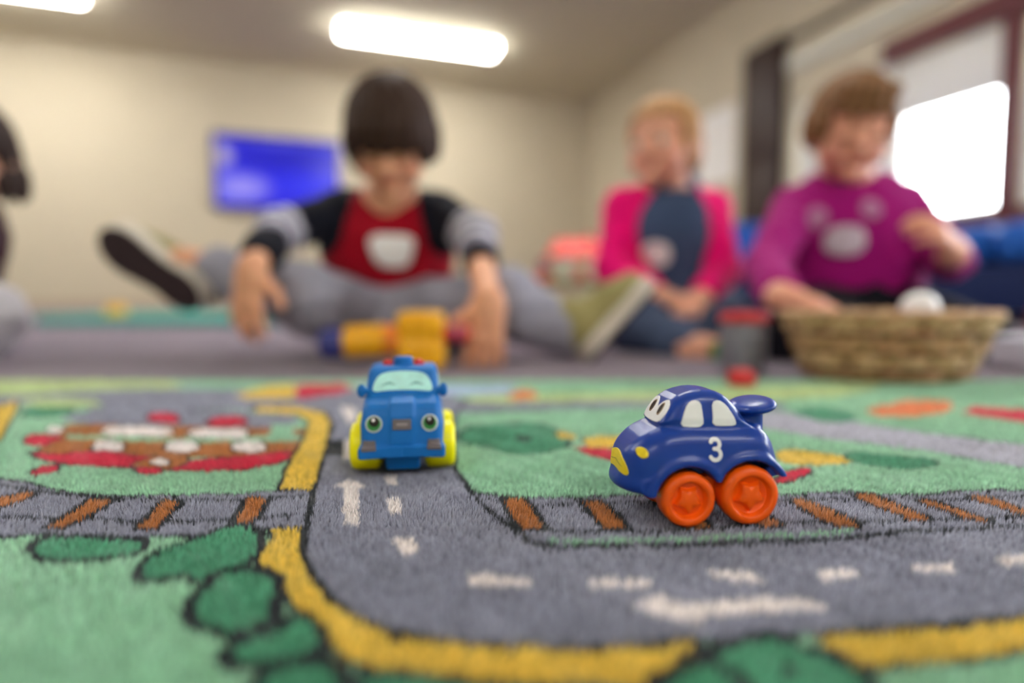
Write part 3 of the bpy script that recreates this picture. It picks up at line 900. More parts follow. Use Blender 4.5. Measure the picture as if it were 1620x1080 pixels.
# ------------------------------------------------------------------ light blue toy truck, yellow wheels
M_tblue = mat('light_blue_plastic', (0, 106, 188), 0.5, 0.35, 0.03, 60)
M_tyel = mat('lime_yellow_plastic', (248, 240, 0), 0.4, 0.35, 0.03, 60)
M_screen = mat('pale_mint_paint', (184, 240, 236), 0.4, 0.4, 0.10, 160)
M_grey = mat('grey_plastic_badge', (108, 100, 104), 0.4, 0.5, 0.05, 60)
M_green = mat('green_iris_paint', (40, 130, 60), 0.3, 0.5, 0.05, 60)
M_tred = mat('red_lamp_plastic', (214, 60, 60), 0.3, 0.5, 0.03, 60)
def truck_fn(X, Y, Z):
    # front faces local -y
    w = 20.2 * mm - 2.2 * mm * np.clip((Z - 24 * mm) / (14 * mm), 0, 1) - 1.0 * mm * np.clip((Z - 36 * mm) / (14 * mm), 0, 1)
    fr = np.maximum(-Y - 20 * mm, 0) / (12 * mm)
    w = w - 2.0 * mm * fr ** 2
    prof = [(y * mm, z * mm) for y, z in chaikin([(-29, 9.6), (-31.5, 13), (-31.5, 18), (-30, 28), (-27.5, 33.5), (-21, 36.8), (-18, 37.8), (-14.5, 45), (-12, 50), (-6, 51.2), (10, 51), (14, 49.5), (15, 40), (17, 34), (28, 32), (29, 28), (29, 12), (26, 9.6)], 1)]
    d = extr(poly2d(prof, Y, Z), X, w, 3.2 * mm)
    # bumper
    bp = extr(poly2d([(-33 * mm, 9.7 * mm), (-33 * mm, 15 * mm), (-26 * mm, 15.5 * mm), (-26 * mm, 9.7 * mm)], Y + 2.2 * mm * (X / (20 * mm)) ** 2, Z), X, 20.4 * mm, 1.4 * mm)
    d = smin(d, bp, 1.2 * mm)
    # raised centre panel on the hood and grille
    cp = extr(poly2d([(-32 * mm, 16 * mm), (-31 * mm, 29 * mm), (-28 * mm, 35 * mm), (-20 * mm, 38 * mm), (-20 * mm, 16 * mm)], Y, Z), X, 6.0 * mm, 1.2 * mm)
    d = smin(d, cp, 1.0 * mm)
    # windscreen surround ridge
    # roof siren cap
    sc = np.sqrt((X / 1.15) ** 2 + (Y + 3 * mm) ** 2) - 4.2 * mm
    sc = smax(sc, np.abs(Z - 52 * mm) - 3.2 * mm, 1.2 * mm)
    d = smin(d, sc, .8 * mm)
    # wheel wells
    for cy in (-13.5 * mm, 14 * mm):
        q = np.sqrt((Y - cy) ** 2 + (Z - 11.7 * mm) ** 2) - 13.2 * mm
        d = smax(d, -np.maximum(q, 9.8 * mm - np.abs(X)), .8 * mm)
    ch = extr(poly2d([(-26 * mm, 2.2 * mm), (-28 * mm, 12 * mm), (26 * mm, 12 * mm), (24 * mm, 2.2 * mm)], Y, Z), X, 8.2 * mm, 1.5 * mm)
    return smin(d, ch, .5 * mm)
def build_truck():
    c = Vector(((638 - 810) / FPX * .311, .311, 0))
    t = empty('toy_truck', c, math.radians(8.0))
    tag(t, 'light blue toy truck with green eyes and lime yellow wheels', 'toy truck')
    link('body', fn_mesh('body', truck_fn, (-23 * mm, -36 * mm, 0), (23 * mm, 32 * mm, 57 * mm), .5 * mm), M_tblue, t)
    def dec(name, mask, m, lo, hi, parent=t, off=.3 * mm, res=.25 * mm):
        return link(name, fn_mesh(name, decal(truck_fn, mask, off), lo, hi, res), m, parent)
    S = lambda P: [(x * mm, z * mm) for x, z in P]
    WS = S(chaikin([(-14.8, 38.8), (-14.2, 43), (-11.5, 47.2), (-7, 48.4), (0, 48.8), (7, 48.4), (11.5, 47.2), (14.2, 43), (14.8, 38.8), (8, 39.6), (0, 39.8), (-8, 39.6)], 1))
    wsn = dec('windscreen', lambda X, Y, Z: poly2d(WS, X, Z) + 0 * Y, M_screen, (-16 * mm, -24 * mm, 37 * mm), (16 * mm, -8 * mm, 50.5 * mm))
    for sd in (1, -1):
        SW = S(chaikin([(-12, 39.5), (-9, 46.5), (8, 46.5), (10, 39.5)], 1))
        y = sorted((sd * 10 * mm, sd * 22 * mm))
        dec('side_window', lambda X, Y, Z: poly2d(SW, Y, Z) + 0 * X, M_screen, (y[0], -14 * mm, 38 * mm), (y[1], 13 * mm, 48 * mm))
        # closed-lid line on the windscreen
        LD = S([(sd * 3.5, 42.2), (sd * 6.5, 43.6), (sd * 10.5, 42.0), (sd * 6.5, 42.9)])
        dec('eyelid_line', lambda X, Y, Z: poly2d(LD, X, Z) - .18 * mm + 0 * Y, mat('teal_line_paint', (96, 170, 168), 0.4), (min(sd * 3, sd * 12) * mm, -24 * mm, 40 * mm), (max(sd * 3, sd * 12) * mm, -8 * mm, 45.5 * mm), wsn, .42 * mm, .2 * mm)
        # headlamp eyes
        ex, ez = sd * 13.1 * mm, 25.6 * mm
        rad = lambda X, Z, dx, dz, r: np.sqrt((X - ex - dx * mm) ** 2 + (Z - ez - dz * mm) ** 2) - r * mm
        lo, hi = ((ex - 5.5 * mm), -35 * mm, ez - 6 * mm), ((ex + 5.5 * mm), -20 * mm, ez + 6 * mm)
        e = dec('headlamp_eye', lambda X, Y, Z: rad(X, Z, 0, 0, 4.0) + 0 * Y, mat('pale_ring_paint', (196, 206, 206), 0.35), lo, hi, t, .5 * mm)
        dec('iris', lambda X, Y, Z: rad(X, Z, 0, .1, 3.2) + 0 * Y, M_green, lo, hi, e, .75 * mm, .2 * mm)
        dec('pupil', lambda X, Y, Z: rad(X, Z, .2, 1.1, 2.3) + 0 * Y, M_black, lo, hi, e, 1.0 * mm, .2 * mm)
        dec('eye_highlight', lambda X, Y, Z: rad(X, Z, -.2, 2.0, .75) + 0 * Y, M_white, lo, hi, e, 1.2 * mm, .16 * mm)
        # fog lamps
        fx = sd * 15.2 * mm
        FP = [(fx + a * mm, z * mm) for a, z in ((-3.2, 13.8), (-2.8, 17.6), (2.4, 17.6), (3.0, 13.8))]
        dec('fog_lamp', lambda X, Y, Z: poly2d(FP, X, Z) - .3 * mm + 0 * Y, M_grey, (fx - 5 * mm, -36 * mm, 11 * mm), (fx + 5 * mm, -22 * mm, 20 * mm), t, .4 * mm)
        # mirrors
        f = Field((-.004, -.004, -.004), (.004, .004, .004), .0004)
        f.ell((0, 0, 0), (.0022, .0018, .0034), None, 0)
        f.cap((-sd * .0035, 0, 0), (0, 0, 0), .0012, .0012, .001)
        o = link('wing_mirror', f.mesh('wing_mirror'), M_tblue, t)
        o.location = (sd * .0200, -.0165, .0395)
        # red roof lamps
        lathe('roof_lamp', [(0, -.0015), (.0025, -.0012), (.0028, .0003), (.0018, .002), (0, .0025)], M_tred, t, 20, 'Z', (sd * .0078, -.003, .0515))
    BD = S([(-4.0, 23.2), (-4.0, 27.4), (4.0, 27.4), (4.0, 23.2)])
    bdg = dec('grille_badge', lambda X, Y, Z: poly2d(BD, X, Z) - .4 * mm + 0 * Y, M_grey, (-6 * mm, -36 * mm, 21.5 * mm), (6 * mm, -24 * mm, 29 * mm), t, .6 * mm)
    BI = S([(-2.4, 24.9), (-2.4, 25.8), (2.4, 25.8), (2.4, 24.9)])
    dec('badge_bar', lambda X, Y, Z: poly2d(BI, X, Z) - .2 * mm + 0 * Y, mat('pale_grey_badge', (150, 142, 144), 0.4), (-4 * mm, -36 * mm, 23.5 * mm), (4 * mm, -24 * mm, 27 * mm), bdg, .8 * mm, .2 * mm)
    for cy in (-13.5 * mm, 14 * mm):
        for sd in (1, -1):
            w = lathe('wheel', [(0, -.0075), (.0088, -.0075), (.0108, -.0068), (.0117, -.005), (.0119, 0), (.0117, .005), (.0108, .0068), (.0088, .0075), (.0072, .0072), (.0066, .0055), (0, .005)], M_tyel, t, 48, 'X', (sd * 18.2 * mm, cy, 11.7 * mm), Matrix.Rotation(math.pi, 3, 'Z') if sd < 0 else None, 50)
            lathe('hub_cap', [(0, 0), (.005, 0), (.0045, .0012), (.002, .002), (0, .0022)], M_tyel, w, 24, 'X', (sd * 23.2 * mm, cy, 11.7 * mm), Matrix.Rotation(math.pi, 3, 'Z') if sd < 0 else None)
    return t
build_truck()
print('toys', time.time() - T0)

# ------------------------------------------------------------------ people
M_skin = mat('skin', (236, 186, 160), 0.5, 0.4, 0.03, 60, attr='tint', sss=0.15)
M_cloth = mat('cotton_cloth', (255, 255, 255), 0.9, 0.15, 0.07, 60, 0.25, 700, attr='tint', sheen=0.05)
M_eye = mat('eye_white', (230, 226, 220), 0.2, 0.5, 0.01, 60)
M_eyedark = mat('eye_dark', (40, 28, 22), 0.2, 0.5, 0.01, 60)
M_sticker = mat('white_sticker', (250, 250, 255), 0.5, 0.4, 0.01, 60)
def nv(v):
    v = np.array(v, dtype=float)
    return v / np.linalg.norm(v)
def frame(f, up):
    f = nv(f); r = nv(np.cross(f, np.array(up, dtype=float))); u = np.cross(r, f)
    return r, f, u
def add_hand(F, wrist, d, back, thumb, s=1.0, curl=0.5, spread=1.0, ctrl=None):
    """palm and five fingers; d = wrist to fingers, back = back-of-hand normal, thumb = +1/-1 side"""
    d = nv(d); n = np.array(back, dtype=float); n = nv(n - d * (n @ d)); sd = np.cross(d, n) * thumb   # towards the thumb
    w = np.array(wrist, dtype=float)
    B = np.stack([sd, d, n], 1)
    F.bx(w + d * .030 * s, (.024 * s, .032 * s, .0105 * s), B, .010 * s, .012 * s)
    F.cap(w - d * .005 * s, w + d * .02 * s, .018 * s, .017 * s, .014 * s)
    ln = (.046, .052, .049, .039)
    for i, (o, L) in enumerate(zip((.0205, .0070, -.0065, -.0195), ln)):
        base = w + d * (.058 - (.004 if i in (0,) else 0) - (.008 if i == 3 else 0)) * s + sd * o * s
        fd = nv(d + sd * o * 6 * spread)
        c = curl if ctrl is None else ctrl[i]
        p = base
        ang = 0.0
        pts = [p]
        for j, fr in enumerate((.44, .31, .25)):
            ang += c * (0.55 if j == 0 else 0.75)
            q = nv(fd * math.cos(ang) - n * math.sin(ang))
            p = p + q * L * fr * s
            pts.append(p)
        F.chain(pts, [.0066 * s, .0062 * s, .0058 * s, .0052 * s], .0022)
    tb = w + d * .016 * s + sd * .020 * s
    t1 = tb + nv(sd * .75 + d * .55 - n * .25) * .026 * s
    t2 = t1 + nv(sd * .35 + d * .85 - n * (.2 + .5 * curl)) * .022 * s
    F.cap(tb, t1, .0105 * s, .0085 * s, .008)
    F.cap(t1, t2, .0082 * s, .0068 * s, .003)
def head_pts(c, f, up, s):
    r, f, u = frame(f, up)
    c = np.array(c, dtype=float)
    return lambda a, b, e: c + (r * a + f * b + u * e) * s
def add_head(F, c, f, up, s, closed=True):
    r, f, u = frame(f, up)
    B = np.stack([r, f, u], 1)
    H = head_pts(c, f, up, s)
    F.ell(H(0, -.006, .012), np.array((.068, .084, .076)) * s, B, .0)
    F.ell(H(0, .022, -.048), np.array((.053, .056, .052)) * s, B, .03 * s)
    for x in (1, -1):
        F.ell(H(x * .033, .048, -.044), np.array((.026, .024, .026)) * s, B, .015 * s)
        F.ell(H(x * .029, .084, -.011), np.array((.016, .010, .009)) * s, B, .008 * s, 'sub')
        F.ell(H(x * .069, -.002, -.022), np.array((.007, .016, .024)) * s, B, .006 * s)
        if closed:
            F.ell(H(x * .029, .068, -.013), np.array((.016, .012, .011)) * s, B, .005 * s)
        else:
            F.cap(H(x * .017, .0755, -.0055), H(x * .041, .0715, -.0060), .0042 * s, .0040 * s, .003 * s)
            F.cap(H(x * .018, .0735, -.0205), H(x * .040, .0695, -.0205), .0038 * s, .0038 * s, .003 * s)
    F.cap(H(0, .076, -.008), H(0, .093, -.033), .0065 * s, .0092 * s, .007 * s)
    for x in (1, -1):
        F.ell(H(x * .0095, .084, -.037), np.array((.0062, .007, .0058)) * s, B, .005 * s)
    F.ell(H(0, .072, -.088 + .004), np.array((.018, .012, .012)) * s, B, .014 * s)
    F.ell(H(0, .0735, -.0575), np.array((.015, .009, .0048)) * s, B, .005 * s)
    F.ell(H(0, .0725, -.0655), np.array((.0135, .009, .0052)) * s, B, .005 * s)
def skin_tint(co, H, s, base=(228, 170, 138)):
    c = np.tile(np.array(lin(base)), (len(co), 1))
    def mixin(p, r, col, a):
        w = np.clip(1 - np.linalg.norm(co - p, axis=1) / (r * s), 0, 1)[:, None] * a
        c[:] = c * (1 - w) + np.array(lin(col)) * w
    for x in (1, -1):
        mixin(H(x * .036, .062, -.045), .036, (230, 150, 134), .7)
    for a in (-.010, -.005, 0, .005, .010):
        mixin(H(a, .082, -.061), .010, (196, 104, 98), .9)
    for x in (1, -1):
        for a in np.linspace(.014, .046, 7):
            mixin(H(x * a, .076, .008), .008, (150, 110, 84), .7)
    return c
def hair_cap(name, c, f, up, s, col, parent, fringe=.012, nape=-.075, thick=.013, extra=None, part=0.0, side=-.03, locks=True):
    r, f, u = frame(f, up)
    B = np.stack([r, f, u], 1)
    H = head_pts(c, f, up, s)
    lo = np.array(c) - .15 * s; hi = np.array(c) + .15 * s
    F = Field(lo, hi, .0028)
    F.ell(H(0, -.008, .014), np.array((.068 + thick, .084 + thick, .076 + thick)) * s, B, 0)
    F.ell(H(0, -.03, -.03), np.array((.066 + thick * .7, .062 + thick, .055)) * s, B, .02 * s)
    if extra:
        extra(F, H, B, s)
    # face opening: below the fringe, in front of the ears
    F.bx(H(0, .085, fringe - .085), np.array((.060, .062, .085)) * s, B, .02 * s, .012 * s, 'sub')
    F.bx(H(0, .05, side - .10), np.array((.12, .07, .10)) * s, B, .012 * s, .012 * s, 'sub')
    F.bx(H(0, 0, nape - .06), np.array((.14, .14, .06)) * s, B, .004 * s, .012 * s, 'sub')
    if locks:
        for i in range(46):
            a = -1.9 + 3.8 * i / 45 + rng.normal(0, .04)
            e = fringe + .016 if abs(a) < .75 else side + .012
            rx, ry = .068 + thick * .75, .078 + thick * .75
            p0 = H(rx * math.sin(a) * .98, -.008 + ry * math.cos(a) * .98, e + .022)
            p1 = H(rx * math.sin(a) * 1.02, -.008 + ry * math.cos(a) * 1.02, e - .012 - abs(rng.normal(0, .008)))
            F.cap(p0, p1, .0085 * s, .003 * s, .010 * s)
    # locks: shallow grooves running from the crown
    ax = [np.arange(F.n[i]) * F.res + F.lo[i] for i in range(3)]
    X, Y, Z = ax[0][:, None, None], ax[1][None, :, None], ax[2][None, None, :]
    top = H(part, -.03, .09)
    q = [(X - top[0]) * B[0, i] + (Y - top[1]) * B[1, i] + (Z - top[2]) * B[2, i] for i in range(3)]
    an = np.arctan2(q[1], q[0])
    ds = np.sqrt(q[0] ** 2 + q[1] ** 2 + q[2] ** 2) / s
    F.d += (.0016 * np.sin(an * 23 + 3 * np.sin(ds * 40)) + .0011 * np.sin(an * 51 + 5 * np.sin(ds * 26))) * np.clip(ds / .05, 0, 1) * s
    me = F.mesh(name)
    co = mesh_co(me)
    rel = (co - top) @ B
    a2 = np.arctan2(rel[:, 1], rel[:, 0])
    k = 1 + .22 * np.sin(a2 * 37 + 2 * np.sin(np.linalg.norm(rel, axis=1) * 60)) + .10 * np.sin(a2 * 83)
    set_colors(me, np.array(lin(col))[None, :] * k[:, None])
    return link(name, me, mat('hair', (255, 255, 255), 0.62, 0.22, 0.08, 120, attr='tint'), parent)
def add_eyes(parent, H, s, closed):
    for x in (1, -1):
        p = H(x * .029, .0715, -.0125)
        f = Field(p - .016 * s, p + .016 * s, .0012)
        p = p - nv(H(0, 1, 0) - H(0, 0, 0)) * .0012 * s
        f.ell(p, (.0112 * s,) * 3, None, 0)
        fw = nv(H(0, 1, 0) - H(0, 0, 0)); uu = nv(H(0, 0, 1) - H(0, 0, 0))
        if not closed:
            e = link('eye', f.mesh('eye'), M_eye, parent)
            g = Field(p - .02 * s, p + .02 * s, .001)
            g.ell(p + fw * .0056 * s, (.0070 * s,) * 3, None, 0)
            link('iris', g.mesh('iris'), M_eyedark, e)
        else:
            # lowered lid: lash line only
            pts = [H(x * .029 + a, .0815 - 14 * a * a, -.0195 + 9 * a * a) for a in np.linspace(-.014, .014, 7)]
            tube('eyelash', pts, .0013 * s, M_eyedark, parent, 6)
def sleeve_param(co, sh_, el, wr):
    """distance along the arm (shoulder 0, elbow 1, wrist 2) for points near it, and distance from its axis"""
    out = np.full(len(co), -1.0); dist = np.full(len(co), 9.0)
    for i, (a, b) in enumerate(((sh_, el), (el, wr))):
        a = np.array(a); b = np.array(b); e = b - a
        t = ((co - a) @ e) / (e @ e)
        tc = np.clip(t, 0, 1)
        d = np.linalg.norm(co - a - tc[:, None] * e, axis=1)
        m = d < dist
        out[m] = (i + tc)[m]; dist[m] = d[m]
    return out, dist
def limits(pts, pad):
    P = np.array([np.array(p, dtype=float) for p in pts])
    return P.min(0) - pad, P.max(0) + pad
def wrinkle(F, amp, f1=70.0):
    ax = [np.arange(F.n[i]) * F.res + F.lo[i] for i in range(3)]
    X, Y, Z = [a.astype(np.float32) for a in (ax[0][:, None, None], ax[1][None, :, None], ax[2][None, None, :])]
    F.d += amp * np.sin(X * f1 + 2.2 * np.sin(Z * f1 * .7) + Y * 31) * np.sin(Z * f1 * 1.2 + 1.5 * np.sin(Y * f1 * .6) + X * 22)
def patch(name, parent, obj, c, dirn, up, hw, hh, m, pw=3.0, taper=0.0, off=.0018, n=17):
    """small sticker pressed onto the surface of a garment"""
    me = obj.data
    co = mesh_co(me)
    tri = [tuple(p.vertices) for p in me.polygons]
    bvh = BVHTree.FromPolygons([tuple(v) for v in co], tri)
    r, f, u = frame(dirn, up)
    V, ok = [], []
    for i in range(n):
        for j in range(n):
            a, b = -1 + 2 * i / (n - 1), -1 + 2 * j / (n - 1)
            k = max(abs(a), abs(b)); L = (abs(a) ** pw + abs(b) ** pw) ** (1 / pw)
            if L > 0: a, b = a * k / L, b * k / L
            wv = hw * (1 + taper * b)
            o = Vector(np.array(c, dtype=float) + r * a * wv + u * b * hh + f * .12)
            h = bvh.ray_cast(o, Vector(-f), .3)
            V.append(np.array(h[0]) + f * off if h[0] is not None else np.array(o - Vector(f * .12)))
    V = np.array(V)
    I = np.arange(n * n).reshape(n, n)
    F1 = np.stack([I[:-1, :-1].ravel(), I[1:, :-1].ravel(), I[1:, 1:].ravel(), I[:-1, 1:].ravel()], 1)
    back = V - f * .0012
    b = np.concatenate([I[:, 0], I[-1, 1:], I[-2::-1, -1], I[0, -2:0:-1]])
    bn = np.roll(b, -1)
    N = n * n
    FF = np.concatenate([F1, (F1 + N)[:, ::-1], np.stack([b, b + N, bn + N, bn], 1)])
    return link(name, np_mesh(name, np.concatenate([V, back]), FF), m, parent)
def make_shoe(parent, heel, d, upn, s, c_up, c_mid, c_out):
    """trainer: heel point on the sole, d = heel to toe, upn = away from the sole"""
    d = nv(d); n = np.array(upn, dtype=float); n = nv(n - d * (n @ d)); sd = np.cross(d, n)
    B = np.stack([d, sd, n], 1)
    h = np.array(heel, dtype=float)
    P = lambda a, b, e: h + (d * a + sd * b + n * e) * s
    lo, hi = limits([P(a, b, e) for a in (-.02, .20) for b in (-.05, .05) for e in (-.015, .12)], .005)
    def sole(z0, z1, g):
        F = Field(lo, hi, .0022)
        for (a, w) in ((.028, .026), (.05, .027), (.085, .027), (.12, .032), (.145, .030)):
            F.ell(P(a, 0, 0), np.array((w * 1.05 + g, w + g, .2)) * s, B, .02 * s)
        F.plane(P(0, 0, z1), n, .003 * s); F.plane(P(0, 0, z0), -n, .003 * s)
        return F
    f = Field(lo, hi, .0022)
    f.ell(P(.125, 0, .026), np.array((.048, .030, .026)) * s, B, 0)
    f.cap(P(.032, 0, .034), P(.10, 0, .032), .026 * s, .027 * s, .02 * s)
    f.cap(P(.03, 0, .035), P(.034, 0, .066), .0265 * s, .026 * s, .015 * s)
    f.cap(P(.05, 0, .055), P(.10, 0, .040), .020 * s, .018 * s, .015 * s)
    f.plane(P(0, 0, .006), -n, .002)
    me = f.mesh('shoe'); set_colors(me, np.tile(np.array(lin(c_up)), (len(me.vertices), 1)))
    sh_ = link('shoe', me, M_cloth, parent)
    link('midsole', sole(-.002, .020, 0).mesh('midsole'), mat('midsole_rubber', c_mid, 0.6, 0.3, 0.03, 80), sh_)
    link('outsole', sole(-.008, -.001, -.002).mesh('outsole'), mat('outsole_rubber', c_out, 0.8, 0.2, 0.06, 120), sh_)
    for i in range(4):
        a = .068 + i * .013
        e = .078 - i * .0095
        tube('lace', [P(a, -.017, e - .012), P(a + .002, -.008, e - .001), P(a + .003, 0, e + .001), P(a + .002, .008, e - .001), P(a, .017, e - .012)], .0022 * s, mat('shoe_lace', (206, 200, 176), 0.8), sh_, 6)
    return sh_

def make_person(spec):
    hs = spec.get('hs', .88)
    J = {k: np.array(v, dtype=float) for k, v in spec['J'].items()}
    s = spec.get('s', 1.0)
    t = tag(empty('person', (J['pelvis'][0], J['pelvis'][1], FLOOR_Z)), spec['label'], 'person')
    off = -np.array(t.location)
    made = []
    H = head_pts(J['head'], spec['face'], spec['up'], hs)
    # ---- body: one continuous surface
    pts = list(J.values()) + [H(0, 0, .1)]
    lo, hi = limits(pts, .13)
    F = Field(lo, hi, .0027)
    add_head(F, J['head'], spec['face'], spec['up'], hs, spec.get('closed', False))
    F.cap(H(0, -.02, -.05), J['neck'], .036 * s, .038 * s, .02)
    F.cap(J['neck'], J['chest'], .045 * s, .066 * s, .03)
    F.cap(J['chest'], J['pelvis'], .066 * s, .066 * s, .03)
    for a in ('l', 'r'):
        F.cap(J['neck'] * .6 + J['sh_' + a] * .4, J['sh_' + a], .034 * s, .028 * s, .02)
        F.cap(J['sh_' + a], J['el_' + a], .026 * s, .021 * s, .01)
        F.cap(J['el_' + a], J['wr_' + a], .0225 * s, .0165 * s, .008)
        hd = spec['hand_' + a]
        add_hand(F, J['wr_' + a], hd[0], hd[1], hd[2], hd[3], hd[4], *(hd[5:]))
        F.cap(J['pelvis'] * .5 + J['hip_' + a] * .5, J['hip_' + a], .055 * s, .05 * s, .02)
        F.cap(J['hip_' + a], J['kn_' + a], .050 * s, .036 * s, .01)
        F.cap(J['kn_' + a], J['an_' + a], .034 * s, .024 * s, .01)
        if spec.get('bare_' + a):
            fd = nv(spec['bare_' + a])
            F.cap(J['an_' + a], J['an_' + a] + fd * .07 * s, .024 * s, .020 * s, .01)
            F.cap(J['an_' + a] - fd * .012 * s, J['an_' + a] + fd * .03 * s, .024 * s, .022 * s, .01)
            sd = nv(np.cross(fd, (0, 0, 1)))
            for i in range(5):
                b = J['an_' + a] + fd * .07 * s + sd * (i - 2) * .0085 * s
                F.cap(b, b + fd * (.026 - .003 * abs(i - 1)) * s, .0065 * s, .0055 * s, .004)
        else:
            F.cap(J['an_' + a], J['toe_' + a], .024 * s, .018 * s, .01)
    me = F.mesh('body')
    set_colors(me, skin_tint(mesh_co(me), H, hs, spec.get('skin', (226, 166, 132))))
    body = link('body', me, M_skin, t); made.append(body)
    add_eyes(t, H, hs, spec.get('closed', False))
    hair_cap('hair', J['head'], spec['face'], spec['up'], hs, spec['hair'], t, **spec.get('hairopt', {}))
    # ---- top
    F = Field(*limits([J[k] for k in ('neck', 'chest', 'pelvis', 'sh_l', 'sh_r', 'el_l', 'el_r', 'wr_l', 'wr_r')], .12), .0034)
    n0 = J['neck'] * .72 + J['chest'] * .28
    cw = spec.get('chest_w', .04) * s
    rr = nv(np.array(J['sh_r']) - np.array(J['sh_l']))
    F.cap(n0 - rr * .012, n0 + rr * .012, .055 * s, .055 * s, 0)
    F.cap(J['chest'] - rr * cw, J['chest'] + rr * cw, .074 * s, .074 * s, .035)
    low = J['pelvis'] * .80 + J['chest'] * .20
    F.cap(J['chest'] - rr * cw * .9, low - rr * cw * .9, .074 * s, .076 * s, .03)
    F.cap(J['chest'] + rr * cw * .9, low + rr * cw * .9, .074 * s, .076 * s, .03)
    F.cap(J['chest'], low, .078 * s, .080 * s, .03)
    for a in ('l', 'r'):
        F.cap(J['neck'] * .45 + J['sh_' + a] * .55, J['sh_' + a], .040 * s, .038 * s, .03)
        F.cap(J['sh_' + a], J['el_' + a], .039 * s, .034 * s, .015)
        fr = spec.get('sleeve_' + a, .8)
        F.cap(J['el_' + a], J['el_' + a] * (1 - fr) + J['wr_' + a] * fr, .034 * s, .028 * s, .012)
    wrinkle(F, .0022)
    # neck opening
    F.cap(J['neck'] + (H(0, 0, -.05) - J['neck']) * .1, H(0, 0, -.04), .042 * s, .05 * s, .004, 'sub')
    me = F.mesh('shirt')
    co = mesh_co(me)
    set_colors(me, spec['shirt'](co, J, H, s))
    top = link(spec.get('top_name', 'shirt'), me, M_cloth, t); made.append(top)
    # ---- trousers
    F = Field(*limits([J[k] for k in ('pelvis', 'hip_l', 'hip_r', 'kn_l', 'kn_r', 'an_l', 'an_r')], .12), .0034)
    F.cap(J['hip_l'], J['hip_r'], .072 * s, .072 * s, 0)
    F.cap(J['pelvis'], J['pelvis'] * .7 + J['chest'] * .3, .085 * s, .080 * s, .02)
    lw = spec.get('leg_w', 1.0)
    for a in ('l', 'r'):
        F.cap(J['hip_' + a], J['kn_' + a], .068 * s * lw, .052 * s * lw, .03)
        fr = spec.get('cuff_' + a, .92)
        F.cap(J['kn_' + a], J['kn_' + a] * (1 - fr) + J['an_' + a] * fr, .050 * s * lw, .038 * s * lw, .02)
    wrinkle(F, .003, 60)
    F.plane((0, 0, FLOOR_Z + .001), (0, 0, -1), .004)
    me = F.mesh('trousers')
    co = mesh_co(me)
    set_colors(me, np.tile(np.array(lin(spec['trousers'])), (len(co), 1)))
    made.append(link('trousers', me, M_cloth, t))
    for a in ('l', 'r'):
        if ('shoe_' + a) in spec:
            q = spec['shoe_' + a]
            make_shoe(t, q[0], q[1], q[2], q[3], *spec['shoe_cols'])
    if 'after' in spec:
        spec['after'](t, top, J, H, s)
    # children were modelled in world space: bring them under the thing's base
    for o in t.children_recursive:
        if o.parent == t:
            o.matrix_parent_inverse = Matrix.Translation(off)
    return t

def tint(col, n):
    return np.tile(np.array(lin(col)), (n, 1))
# ---- dark-haired boy, legs spread, raglan shirt
def boy_shirt(co, J, H, s):
    c = tint((158, 8, 34), len(co))
    navy, grey, white = np.array(lin((18, 20, 32))), np.array(lin((128, 126, 144))), np.array(lin((206, 206, 220)))
    mid = J['neck']
    rr = nv(J['sh_r'] - J['sh_l'])
    for a, sg in (('l', -1), ('r', 1)):
        t, d = sleeve_param(co, J['sh_' + a], J['el_' + a], J['wr_' + a])
        side = ((co - mid) @ rr) * sg
        z = co[:, 2]
        sl = (side > .058 + np.clip((J['chest'][2] + .05 - z) * .25, -.02, .03)) & (d < .06)
        c[sl] = navy
        band = sl & (t > .80) & (t < 1.40)
        c[band] = grey
        for q in (.86, 1.05, 1.24):
            c[sl & (np.abs(t - q) < .035)] = white
        c[sl & (t >= 1.40)] = navy
    return c
def boy_after(t, top, J, H, s):
    patch('name_sticker', t, top, W(619, 396, .98), (0, -1, .1), (0, 0, 1), .034, .026, M_sticker, 3.5, .22)
make_person(dict(
    label='dark-haired child in red and navy striped-sleeve shirt, sitting with legs spread wide', s=1.0,
    J=dict(head=W(619, 212, .965), neck=W(616, 338, 1.04), chest=W(614, 392, 1.07), pelvis=W(614, 492, 1.11),
           sh_l=W(540, 338, 1.05), el_l=W(440, 366, .95), wr_l=W(399, 424, .81),
           sh_r=W(696, 340, 1.05), el_r=W(752, 372, .96), wr_r=W(772, 476, .80),
           hip_l=W(570, 505, 1.06), kn_l=W(492, 474, .90), an_l=W(338, 424, .93), toe_l=W(288, 410, .91),
           hip_r=W(662, 505, 1.06), kn_r=W(800, 480, .90), an_r=W(902, 530, .90), toe_r=W(945, 512, .90)),
    hs=.85, face=(0.02, -.83, -.56), up=(0, -.5, .85), closed=True,
    hair=(56, 38, 30), hairopt=dict(fringe=-.002, nape=-.075, thick=.017, side=-.034),
    hand_l=((-.12, -.12, -.95), (-.25, -.9, .15), -1, .92, .35), hand_r=((-.06, -.08, -1.0), (.15, -1, .1), 1, .98, .30),
    sleeve_l=.70, sleeve_r=.42, shirt=boy_shirt, trousers=(150, 150, 166),
    shoe_l=(W(322, 482, .89), (-.83, .05, .56), (.25, .92, .30), 1.06),
    shoe_r=(W(926, 572, .87), (.56, .36, .55), (-.66, .12, .60), 1.0),
    shoe_cols=((150, 142, 96), (205, 198, 188), (58, 46, 50)), leg_w=1.0, after=boy_after))
print('boy', time.time() - T0)

